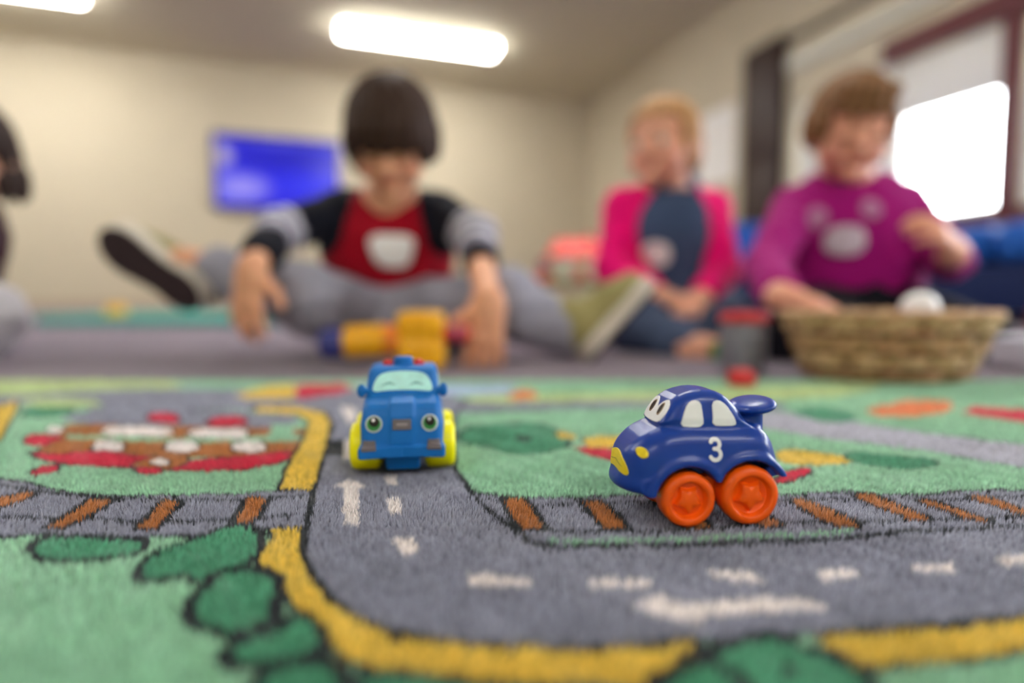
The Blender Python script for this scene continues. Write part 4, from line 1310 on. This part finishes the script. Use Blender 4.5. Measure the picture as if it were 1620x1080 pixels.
# ---- fair-haired girl in a pink cardigan over a denim pinafore
def girl_top(co, J, H, s):
    return tint((240, 10, 122), len(co))
def girl_after(t, top, J, H, s):
    # pinafore: bib and skirt over the cardigan's opening
    F = Field(*limits([J['neck'], J['chest'], J['pelvis']], .13), .0034)
    f = np.array((-.08, -1, .0)) * .022
    rr = nv(J['sh_r'] - J['sh_l'])
    c0 = J['chest'] + np.array((0, 0, .045))
    F.cap(c0 + f - rr * .012, c0 + f + rr * .012, .055, .055, 0)
    F.cap(J['chest'] + f * 1.1 - rr * .022, J['chest'] + f * 1.1 + rr * .016, .070, .070, .03)
    F.cap(J['chest'] + f - rr * .012, J['pelvis'] + f + rr * .012, .070, .078, .03)
    F.plane(c0 + np.array((0, 0, .042)), (0, 0, 1), .006)
    wrinkle(F, .002)
    me = F.mesh('pinafore'); set_colors(me, tint((66, 84, 118), len(me.vertices)))
    pin = link('pinafore', me, M_cloth, t)
    for sg in (-1, 1):
        p = c0 + f + rr * sg * .034
        tube('strap', [p + np.array((0, -.052, .020)), p + np.array((0, -.045, .05)), p + np.array((0, -.012, .075)), p + np.array((0, .03, .085))], .008, mat('denim_strap', (66, 84, 118), 0.9, 0.1, 0.08, 80), pin, 8, flat=(1.3, .5))
    patch('name_sticker', t, pin, W(1036, 402, 1.17), (-.45, -1, 0), (0, 0, 1), .028, .023, M_sticker, 2.6)
    # loose pale ponytail behind the head
    F = Field(H(0, 0, 0) - .2, H(0, 0, 0) + .2, .0034)
    F.chain([H(.0, -.085, .0), H(.012, -.115, -.03), H(.01, -.118, -.075), H(.0, -.11, -.115)], [.022, .030, .026, .012], .01)
    wrinkle(F, .002, 150)
    me = F.mesh('ponytail'); set_colors(me, tint((214, 186, 150), len(me.vertices)))
    link('ponytail', me, MATS['hair'], t)
make_person(dict(
    label='fair-haired child in hot pink cardigan and denim pinafore, sitting cross-legged', s=1.0,
    J=dict(head=W(1050, 224, 1.21), neck=W(1056, 318, 1.25), chest=W(1058, 372, 1.26), pelvis=W(1062, 478, 1.28),
           sh_l=W(984, 330, 1.25), el_l=W(968, 425, 1.20), wr_l=W(1036, 464, 1.10),
           sh_r=W(1124, 332, 1.26), el_r=W(1142, 428, 1.20), wr_r=W(1112, 470, 1.10),
           hip_l=W(1020, 492, 1.24), kn_l=W(1010, 522, 1.06), an_l=W(1086, 552, .95), toe_l=W(1130, 558, .94),
           hip_r=W(1110, 492, 1.24), kn_r=W(1156, 520, 1.08), an_r=W(1070, 536, 1.06), toe_r=W(1040, 540, 1.04)),
    face=(-.62, -.78, -.06), up=(0, 0, 1), hair=(190, 146, 100), hairopt=dict(fringe=.042, nape=-.07, thick=.010, side=-.06, locks=False),
    skin=(234, 174, 148), hand_l=((.75, -.35, -.25), (.1, -.4, .9), -1, .85, .5), hand_r=((-.5, -.55, -.25), (.1, -.3, .9), 1, .85, .5),
    sleeve_l=.86, sleeve_r=.86, shirt=girl_top, top_name='cardigan', trousers=(74, 88, 118),
    cuff_l=.88, bare_l=(.85, -.40, -.05), bare_r=(-.85, -.3, -.15), after=girl_after))
print('girl', time.time() - T0)

# ---- child in magenta top kneeling behind the basket
def mag_top(co, J, H, s):
    return tint((154, 14, 114), len(co))
def mag_after(t, top, J, H, s):
    m1 = mat('flower_print', (176, 120, 160), 0.8, 0.2, 0.1, 120)
    patch('flower_print', t, top, W(1303, 338, 1.02), (-.1, -1, .1), (0, 0, 1), .017, .020, m1, 2.0)
    patch('flower_print', t, top, W(1388, 326, 1.02), (.1, -1, .1), (0, 0, 1), .017, .018, m1, 2.0)
    patch('name_sticker', t, top, W(1357, 377, 1.0), (0, -1, 0), (0, 0, 1), .033, .025, mat('printed_sticker', (198, 182, 200), 0.6, 0.3, 0.25, 110), 2.6)
make_person(dict(
    label='child in magenta long-sleeved top kneeling behind the wicker basket, looking down', s=1.02,
    J=dict(head=W(1346, 194, 1.06), neck=W(1340, 298, 1.12), chest=W(1338, 362, 1.12), pelvis=W(1350, 474, 1.12),
           sh_l=W(1258, 330, 1.12), el_l=W(1212, 424, .98), wr_l=W(1236, 470, .815),
           sh_r=W(1424, 322, 1.12), el_r=W(1500, 410, 1.02), wr_r=W(1508, 398, .90),
           hip_l=W(1310, 500, 1.11), kn_l=W(1262, 545, .90), an_l=W(1285, 540, 1.12), toe_l=W(1300, 540, 1.18),
           hip_r=W(1400, 500, 1.11), kn_r=W(1538, 545, .95), an_r=W(1480, 540, 1.14), toe_r=W(1460, 540, 1.2)),
    face=(-.16, -.90, -.40), up=(0, -.4, .9), closed=True, hair=(132, 96, 66), hairopt=dict(fringe=.030, nape=-.06, thick=.009, side=-.028),
    skin=(228, 164, 140), hand_l=((.75, -.42, -.22), (.1, -.25, .95), -1, .92, .45), hand_r=((-.55, -.30, .40), (.5, -.7, .45), 1, .92, .75),
    sleeve_l=.82, sleeve_r=.25, chest_w=.050, shirt=mag_top, trousers=(24, 24, 34), leg_w=1.0, after=mag_after,
    bare_l=(.1, .9, -.1), bare_r=(-.1, .9, -.1)))
print('magenta', time.time() - T0)

# ---- child at the carpet's edge, mostly out of the photograph
def dark_top(co, J, H, s):
    return tint((58, 30, 40), len(co))
make_person(dict(
    label='child with dark hair and pale grey trousers sitting apart on the bare carpet', s=1.0,
    J=dict(head=W(-60, 238, .98), neck=W(-95, 325, 1.02), chest=W(-105, 372, 1.04), pelvis=W(-115, 480, 1.06),
           sh_l=W(-180, 340, 1.06), el_l=W(-200, 430, 1.0), wr_l=W(-120, 475, .90),
           sh_r=W(-45, 345, 1.00), el_r=W(-70, 430, .92), wr_r=W(-100, 480, .84),
           hip_l=W(-160, 495, 1.02), kn_l=W(-190, 500, .82), an_l=W(-90, 545, .82), toe_l=W(-60, 550, .80),
           hip_r=W(-80, 495, 1.02), kn_r=W(-32, 500, .86), an_r=W(-60, 560, .84), toe_r=W(-50, 566, .78)),
    face=(.35, -.85, -.25), up=(0, -.2, 1), hair=(44, 28, 24), hairopt=dict(fringe=.012, nape=-.09, thick=.013, side=-.08),
    skin=(226, 172, 144), hand_l=((.6, -.4, -.5), (.2, -.4, .9), -1, .88, .4), hand_r=((.1, -.5, -.8), (.3, -.8, .4), 1, .88, .4),
    shirt=dark_top, trousers=(186, 184, 192), bare_l=(.6, -.6, -.15), bare_r=(.2, -.95, -.1)))
print('people', time.time() - T0)

# ------------------------------------------------------------------ wicker basket and things by it
def make_basket():
    c = Vector(((1402 - 810) / FPX * .655, .655, 0.0))
    t = tag(empty('wicker_basket', c), 'oval woven wicker basket standing at the far edge of the rug', 'basket')
    cols = [(182, 144, 108), (148, 112, 80), (196, 162, 126), (122, 90, 66)]
    ms = [mat('wicker_%s' % n, q, 0.6, 0.3, 0.22, 90, 0.5, 300) for n, q in zip(('tan', 'brown', 'straw', 'umber'), cols)]
    NST, ROWS, HT = 26, 10, .066
    def rad(z):
        k = z / HT
        return .081 + .025 * k, .054 + .029 * k
    for i in range(ROWS):
        z = .006 + (HT - .010) * i / (ROWS - 1)
        a, b = rad(z)
        pts = []
        n = NST * 4
        for j in range(n):
            th = 2 * math.pi * j / n
            o = .0034 * math.cos(NST / 2 * th + (i // 2) * math.pi) + .0006 * math.sin(th * 7 + i)
            pts.append(((a + o) * math.cos(th), (b + o) * math.sin(th), z + .0007 * math.sin(5 * th + i * 2)))
        tube('wicker_strand', pts, .0036, ms[(i * 7 + i // 3) % 4], t, 6, True, (.62, 1.0))
    for k in range(NST):
        th = 2 * math.pi * k / NST
        a0, b0 = rad(0); a1, b1 = rad(HT)
        tube('wicker_stake', [(a0 * math.cos(th), b0 * math.sin(th), .003), (a1 * math.cos(th), b1 * math.sin(th), HT)], .0022, ms[k % 3], t, 6)
    for ph in (0, math.pi):
        a, b = rad(HT)
        pts = [((a + .0028 * math.cos(24 * q + ph)) * math.cos(q), (b + .0028 * math.cos(24 * q + ph)) * math.sin(q), HT + .002 + .0028 * math.sin(24 * q + ph)) for q in np.linspace(0, 2 * math.pi, 193)[:-1]]
        tube('rim_braid', pts, .0036, ms[0 if ph else 2], t, 6, True)
    bm = bmesh.new()
    bmesh.ops.create_cone(bm, cap_ends=True, segments=48, radius1=1, radius2=1, depth=.004)
    for v in bm.verts:
        v.co = Vector((v.co.x * .082, v.co.y * .055, v.co.z + .003))
    bm_obj('base_panel', bm, ms[1], t, autos=40)
    return t, c
bk, bc = make_basket()
M_ball = mat('white_ball_plastic', (240, 240, 244), 0.3, 0.5, 0.02, 60)
f = Field((-.03,) * 3, (.03,) * 3, .0012)
f.ell((0, 0, 0), (.0195, .0195, .0195), None, 0)
o = link('ball', f.mesh('ball'), M_ball)
bm = bmesh.new(); bm.from_mesh(o.data)
bm.to_mesh(o.data); bm.free()
pb = W(1455, 489, .68)
o.location = pb
tag(o, 'white ball showing above the rim of the wicker basket', 'ball')
# toys under it fill the basket
def block(name, c, half, m, lab, cat, rot=None, bevel=.002, studs=0, grp=None):
    t = tag(empty(name, c), lab, cat, grp)
    if rot: t.rotation_euler = rot
    box('body', (0, 0, half[2]), half, m, t, bevel=bevel)
    for i in range(studs):
        x = (i - (studs - 1) / 2) * (2 * half[0] / studs)
        lathe('stud', [(half[1] * .5, 0), (half[1] * .5, half[1] * .3), (half[1] * .42, half[1] * .38), (0, half[1] * .38)], m, t, 20, 'Z', (x, 0, 2 * half[2]))
    return t
M_red = mat('red_plastic', (206, 44, 52), 0.35, 0.5, 0.03, 60)
M_navy = mat('navy_plastic', (48, 54, 130), 0.4, 0.5, 0.03, 60)
M_yel = mat('yellow_plastic', (244, 180, 6), 0.35, 0.5, 0.03, 60)
M_org = mat('soft_orange_plastic', (240, 134, 40), 0.4, 0.5, 0.03, 60)
M_grn = mat('green_plastic', (60, 148, 62), 0.4, 0.5, 0.03, 60)
M_purple = mat('purple_plastic', (76, 52, 104), 0.4, 0.5, 0.03, 60)
block('toy_block', (bc.x + .034, bc.y + .010, .0052), (.028, .020, (pb.z - .0197 - .0052 - .0076) / 2), M_red, 'red stud block lying under the white ball in the basket', 'toy block', None, .002, 2)
# jar with red lid
pj = G(1188, 597, FLOOR_Z)
t = tag(empty('jar', (pj.x, pj.y + .026, FLOOR_Z)), 'grey see-through jar with a red lid beside the basket', 'jar')
M_jar = mat('smoky_plastic', (132, 132, 146), 0.3, 0.5, 0.02, 40, trans=0.2)
lathe('jar_body', [(0, 0), (.024, 0), (.0265, .003), (.0275, .010), (.0275, .052), (.0262, .058), (.0245, .060), (.0238, .058), (.0255, .051), (.0258, .010), (.0235, .004), (0, .0035)], M_jar, t, 40)
lathe('lid', [(0, .0635), (.0265, .0635), (.0285, .0645), (.0290, .067), (.0290, .073), (.0275, .0755), (.012, .0765), (0, .077)], M_red, t, 40)
lathe('neck', [(.0240, .0585), (.0240, .064), (.0225, .064), (.0225, .0585)], M_jar, t, 40)
# red bead on the rug edge
pr = G(1180, 611, 0)
t = tag(empty('bottle_cap', (pr.x, pr.y + .012, 0)), 'small red cap lying on the rug edge in front of the jar', 'cap')
lathe('cap_shell', [(0, 0), (.0115, 0), (.0128, .001), (.0130, .004), (.0126, .012), (.0112, .0145), (.006, .0158), (0, .016)], M_red, t, 32)
for i in range(16):
    a = i * math.pi / 8
    box('grip_ridge', (.0129 * math.cos(a), .0129 * math.sin(a), .0065), (.0007, .0009, .0045), M_red, t, Matrix.Rotation(a, 3, 'Z'))
pg = W(1146, 556, .90)
block('toy_block', (pg.x, pg.y, FLOOR_Z), (.017, .012, .012), M_grn, 'green stud block beside the bare foot of the child in pink', 'toy block', (0, 0, .4), .0015, 2)
# white tub and red-brown crate by the magenta child
pw = W(1604, 585, .80)
t = tag(empty('storage_tub', (pw.x + .045, .79, FLOOR_Z)), 'low white plastic tub on the carpet beside the basket', 'tub')
M_tub = mat('white_tub_plastic', (222, 222, 236), 0.35, 0.5, 0.02, 40)
f = Field((-.07, -.06, -.002), (.07, .06, .05), .0018)
f.bx((0, 0, .02), (.058, .044, .0195), None, .010, 0); f.bx((0, 0, .030), (.053, .039, .027), None, .009, .001, 'sub')
link('tub_body', f.mesh('tub_body'), M_tub, t)
tube('rim', [(.060 * sx if k % 2 else .060 * sx, .046 * sy, .0385) for k, (sx, sy) in enumerate(((-1, -1), (1, -1), (1, 1), (-1, 1)))], .003, M_tub, t, 8, True)
t = tag(empty('wooden_crate', R(1.62, .78, FLOOR_Z), ROOM_A), 'low red-brown wooden crate standing on the carpet in front of the blue sofa', 'crate')
M_crate = mat('red_brown_wood', (110, 50, 46), 0.55, 0.4, 0.15, 40)
for i in range(3):
    for sy in (-1, 1):
        box('slat', (0, sy * .10, .012 + i * .024), (.16, .006, .010), M_crate, t, bevel=.0015)
for sx in (-1, 1):
    box('end_board', (sx * .154, 0, .037), (.006, .094, .036), M_crate, t, bevel=.0015)
box('crate_floor', (0, 0, .004), (.148, .094, .003), M_crate, t)

# ------------------------------------------------------------------ chunky yellow toy in the boy's hand
def make_yellow_toy():
    p = W(606, 533, .772)
    t = tag(empty('toy_blaster', (p.x, p.y, FLOOR_Z)), 'chunky yellow toy with blue end, orange collar and red stem in the boy\'s hand', 'toy')
    z = .0385
    A = lambda x: Vector((x, 0, z + .06 * x))
    rot = Matrix.Rotation(-.06, 3, 'Y')
    lathe('blue_nose', [(0, -.018), (.014, -.018), (.0195, -.014), (.021, -.004), (.021, .012), (.0195, .016), (.016, .018), (0, .018)], M_navy, t, 32, 'X', A(-.063), rot)
    b = lathe('barrel', [(0, -.026), (.0195, -.026), (.0215, -.024), (.0215, -.012), (.0200, -.011), (.0200, -.006), (.0215, -.005), (.0215, .007), (.0200, .008), (.0200, .013), (.0215, .014), (.0215, .024), (.0195, .026), (0, .026)], M_yel, t, 32, 'X', A(-.022), rot)
    lathe('collar', [(0, -.010), (.017, -.010), (.0195, -.008), (.0195, .008), (.017, .010), (0, .010)], M_org, t, 32, 'X', A(.0135), rot)
    f = Field((.015, -.045, 0), (.09, .045, .085), .0014)
    f.bx((.050, 0, .059), (.030, .026, .017), None, .011, 0)
    f.bx((.050, 0, .022), (.030, .026, .0205), None, .011, .004)
    f.bx((.046, 0, .0405), (.022, .022, .012), None, .006, .004)
    link('motor_housing', f.mesh('motor_housing'), M_yel, t)
    for zz in (.024, .059):
        for i in range(3):
            box('vent_rib', (.036 + i * .013, -.0268, zz), (.0028, .0014, .010), M_yel, t, bevel=.001)
    lathe('stem', [(0, -.016), (.009, -.016), (.0105, -.012), (.0105, .012), (.009, .016), (0, .016)], M_red, t, 24, 'X', (.095, 0, .046))
    lathe('purple_band', [(.0108, -.004), (.0118, -.003), (.0118, .003), (.0108, .004)], M_purple, t, 24, 'X', (.096, 0, .046))
    return t
make_yellow_toy()
print('props', time.time() - T0)

# ------------------------------------------------------------------ wall-mounted television
t = tag(empty('television', R(0, V1 - .01, 0), ROOM_A), 'wall-mounted television with a glowing blue picture', 'television')
def along_wall(px):
    """u where a pixel column meets the far wall"""
    x = (px - 810.0) / FPX
    Y = V1 / (CA - SA * x)
    return CA * x * Y + SA * Y
ut0, ut1 = along_wall(346), along_wall(543)
zc, hh = 1.375, .375
um = (ut0 + ut1) / 2; hw = (ut1 - ut0) / 2
M_bezel = mat('black_tv_plastic', (24, 24, 34), 0.35, 0.5, 0.02, 20)
box('casing', (um, -.035, zc), (hw, .022, hh), M_bezel, t, bevel=.008)
box('wall_bracket', (um, -.004, zc), (.2, .012, .15), M_bezel, t)
def tv_mat():
    m = bpy.data.materials.new('tv_picture'); m.use_nodes = True
    nt = m.node_tree; p = nt.nodes['Principled BSDF']
    p.inputs['Base Color'].default_value = (.01, .01, .02, 1); p.inputs['Roughness'].default_value = .2
    tc = nt.nodes.new('ShaderNodeTexCoord')
    sx = nt.nodes.new('ShaderNodeSeparateXYZ'); nt.links.new(tc.outputs['Generated'], sx.inputs[0])
    def blob(cx, cz, w, h):
        a = nt.nodes.new('ShaderNodeMath'); a.operation = 'SUBTRACT'; nt.links.new(sx.outputs['X'], a.inputs[0]); a.inputs[1].default_value = cx
        b = nt.nodes.new('ShaderNodeMath'); b.operation = 'DIVIDE'; nt.links.new(a.outputs[0], b.inputs[0]); b.inputs[1].default_value = w
        c = nt.nodes.new('ShaderNodeMath'); c.operation = 'SUBTRACT'; nt.links.new(sx.outputs['Z'], c.inputs[0]); c.inputs[1].default_value = cz
        d = nt.nodes.new('ShaderNodeMath'); d.operation = 'DIVIDE'; nt.links.new(c.outputs[0], d.inputs[0]); d.inputs[1].default_value = h
        e = nt.nodes.new('ShaderNodeMath'); e.operation = 'MULTIPLY'; nt.links.new(b.outputs[0], e.inputs[0]); nt.links.new(b.outputs[0], e.inputs[1])
        g = nt.nodes.new('ShaderNodeMath'); g.operation = 'MULTIPLY_ADD'; nt.links.new(d.outputs[0], g.inputs[0]); nt.links.new(d.outputs[0], g.inputs[1]); nt.links.new(e.outputs[0], g.inputs[2])
        r = nt.nodes.new('ShaderNodeMapRange'); nt.links.new(g.outputs[0], r.inputs['Value'])
        r.inputs['From Min'].default_value = 1.6; r.inputs['From Max'].default_value = 0.0
        return r.outputs['Result']
    col = None
    prev = (*lin((14, 10, 235)), 1)
    for (cx, cz, w, h, c) in ((.55, .75, .5, .22, (4, 4, 200)), (.75, .35, .35, .18, (20, 30, 255)), (.22, .28, .20, .17, (160, 150, 255)), (.06, .72, .07, .16, (190, 176, 200)), (.5, .97, .25, .06, (90, 90, 240))):
        mx = nt.nodes.new('ShaderNodeMix'); mx.data_type = 'RGBA'
        nt.links.new(blob(cx, cz, w, h), mx.inputs['Factor'])
        if col is None: mx.inputs['A'].default_value = prev
        else: nt.links.new(col, mx.inputs['A'])
        mx.inputs['B'].default_value = (*lin(c), 1)
        col = mx.outputs['Result']
    nt.links.new(col, p.inputs['Emission Color'])
    p.inputs['Emission Strength'].default_value = .34
    return m
box('screen', (um, -.058, zc - .005), (hw - .025, .002, hh - .035), tv_mat(), t)

# ------------------------------------------------------------------ blue sofa under the windows
M_blue = mat('blue_upholstery', (20, 84, 170), 0.7, 0.3, 0.05, 20, 0.2, 300)
M_navyshade = mat('navy_shade_upholstery', (18, 34, 78), 0.75, 0.25, 0.05, 20)  # base navy, with the shade on the sofa front mixed into the colour
t = tag(empty('sofa', R(2.72, 2.0, FLOOR_Z), ROOM_A), 'long blue sofa under the windows with a navy base deepened for shade', 'sofa')
box('base', (0, 0, .13), (.36, 1.28, .09), M_navyshade, t, bevel=.012)
for i in range(3):
    f = Field((-.40, -.45, .20), (.40, .45, .42), .009)
    f.bx((0, 0, .30), (.36, .42, .075), None, .05, 0)
    o = link('seat_cushion', f.mesh('seat_cushion'), M_blue, t)
    o.location = (0, -.853 + i * .853, 0)
for sy in (-1, 1):
    f = Field((-.42, -.14, 0), (.42, .14, .66), .01)
    f.bx((0, 0, .31), (.37, .10, .29), None, .06, 0)
    o = link('armrest', f.mesh('armrest'), M_blue, t)
    o.location = (0, sy * 1.37, 0)
for sx in (-1, 1):
    for sy in (-1, 1):
        lathe('leg', [(0, 0), (.02, 0), (.026, .045), (0, .045)], M_dark, t, 16, 'Z', (sx * .3, sy * 1.2, 0))

# ------------------------------------------------------------------ toys and mats against the far side
M_teal = mat('teal_foam', (70, 168, 156), 0.8, 0.2, 0.05, 20)
mt = tag(empty('folding_mat', (-1.11, 2.45, FLOOR_Z)), 'teal folding foam mat lying on the carpet behind the raised shoe', 'mat')
for i in range(4):
    f = Field((-.17, -.36, -.002), (.17, .36, .04), .006)
    f.bx((0, 0, .017), (.147, .32, .0165), None, .010, 0)
    o = link('mat_panel', f.mesh('mat_panel'), M_teal, mt)
    o.location = (-.45 + i * .30, 0, 0)
p = W(205, 487, 2.35)
block('toy_block', (p.x, p.y - .08, FLOOR_Z + .0335), (.030, .022, .016), M_yel, 'yellow stud block lying on the teal folding mat', 'toy block', (0, 0, .3), .002, 2)

# pale play table with a red-roofed toy house
pt = G(895, 505, FLOOR_Z); dT = 2.35
cx = (905 - 810) / FPX * dT
t = tag(empty('play_table', (cx, dT, FLOOR_Z), .1), 'small wooden play table with purple legs behind the boy in the raglan shirt', 'table')
M_tbl = mat('brown_table_wood', (128, 116, 92), 0.6, 0.3, 0.12, 30)
box('table_top', (0, 0, .155), (.155, .14, .010), M_tbl, t, bevel=.004)
box('lower_shelf', (0, 0, .05), (.14, .125, .006), M_tbl, t, bevel=.003)
for sx in (-1, 1):
    for sy in (-1, 1):
        lathe('leg', [(0, 0), (.016, 0), (.018, .004), (.014, .145), (0, .145)], M_purple, t, 16, 'Z', (sx * .135, sy * .118, 0))
top_z = FLOOR_Z + .165
t = tag(empty('toy_house', (cx + .015, dT, top_z), .1), 'pale green toy house with a red roof standing on the play table', 'toy house')
M_pale = mat('pale_green_plastic', (196, 212, 178), 0.5, 0.4, 0.04, 40)
box('house_wall', (0, 0, .045), (.095, .07, .045), M_pale, t, bevel=.004)
bm = bmesh.new()
V = [bm.verts.new(v) for v in ((-.115, -.09, .088), (.115, -.09, .088), (.115, .09, .088), (-.115, .09, .088), (-.08, 0, .165), (.08, 0, .165))]
for q in ((0, 1, 5, 4), (1, 2, 5), (2, 3, 4, 5), (3, 0, 4), (3, 2, 1, 0)):
    bm.faces.new([V[k] for k in q])
bmesh.ops.bevel(bm, geom=bm.edges[:], offset=.006, segments=2, affect='EDGES')
rf = bm_obj('roof', bm, mat('coral_roof_plastic', (226, 70, 66), 0.5, 0.4, 0.04, 40), t, autos=30)
box('chimney', (.05, .02, .155), (.014, .014, .025), M_red, rf, bevel=.003)
box('house_door', (0, -.071, .028), (.018, .003, .028), M_red, t, bevel=.001)
for sx in (-1, 1):
    wn = box('house_window', (sx * .055, -.071, .05), (.018, .003, .018), M_white, t, bevel=.001)
    box('window_bar', (sx * .055, -.0745, .05), (.018, .001, .002), M_red, wn)
# toy figure tower of red, navy and orange pieces beside it
xx = (856 - 810) / FPX * dT
t = tag(empty('stacking_tower', (cx - .115, dT - .05, top_z)), 'red and navy stacking-ring tower on the corner of the play table', 'stacking toy')
lathe('tower_base', [(0, 0), (.036, 0), (.038, .004), (.034, .010), (0, .010)], M_org, t, 24)
lathe('peg', [(0, .01), (.007, .01), (.006, .09), (0, .092)], M_org, t, 16)
for i, (r, m_) in enumerate(((.033, M_red), (.029, M_navy), (.025, M_red), (.020, M_navy))):
    pr_ = [(r - .010 + .009 * math.cos(a), .019 + i * .017 + .0085 * math.sin(a)) for a in np.linspace(0, 2 * math.pi, 17)]
    lathe('ring', pr_, m_, t, 28)
# white paper pinned to the window wall behind the fair-haired child
t = tag(empty('poster', R(U1 - .002, 4.25, 1.34), ROOM_A), 'tall white sheet of paper pinned to the wall beside the dark door', 'poster')
box('paper', (-.002, 0, 0), (.0015, .24, .30), mat('white_paper', (240, 238, 236), 0.7, 0.3, 0.02, 20), t)
for sy in (-1, 1):
    lathe('pin', [(0, 0), (.006, 0), (.006, .004), (0, .006)], M_red, t, 12, 'X', (-.004, sy * .20, .28), Matrix.Rotation(math.pi, 3, 'Z'))
print('done', time.time() - T0)
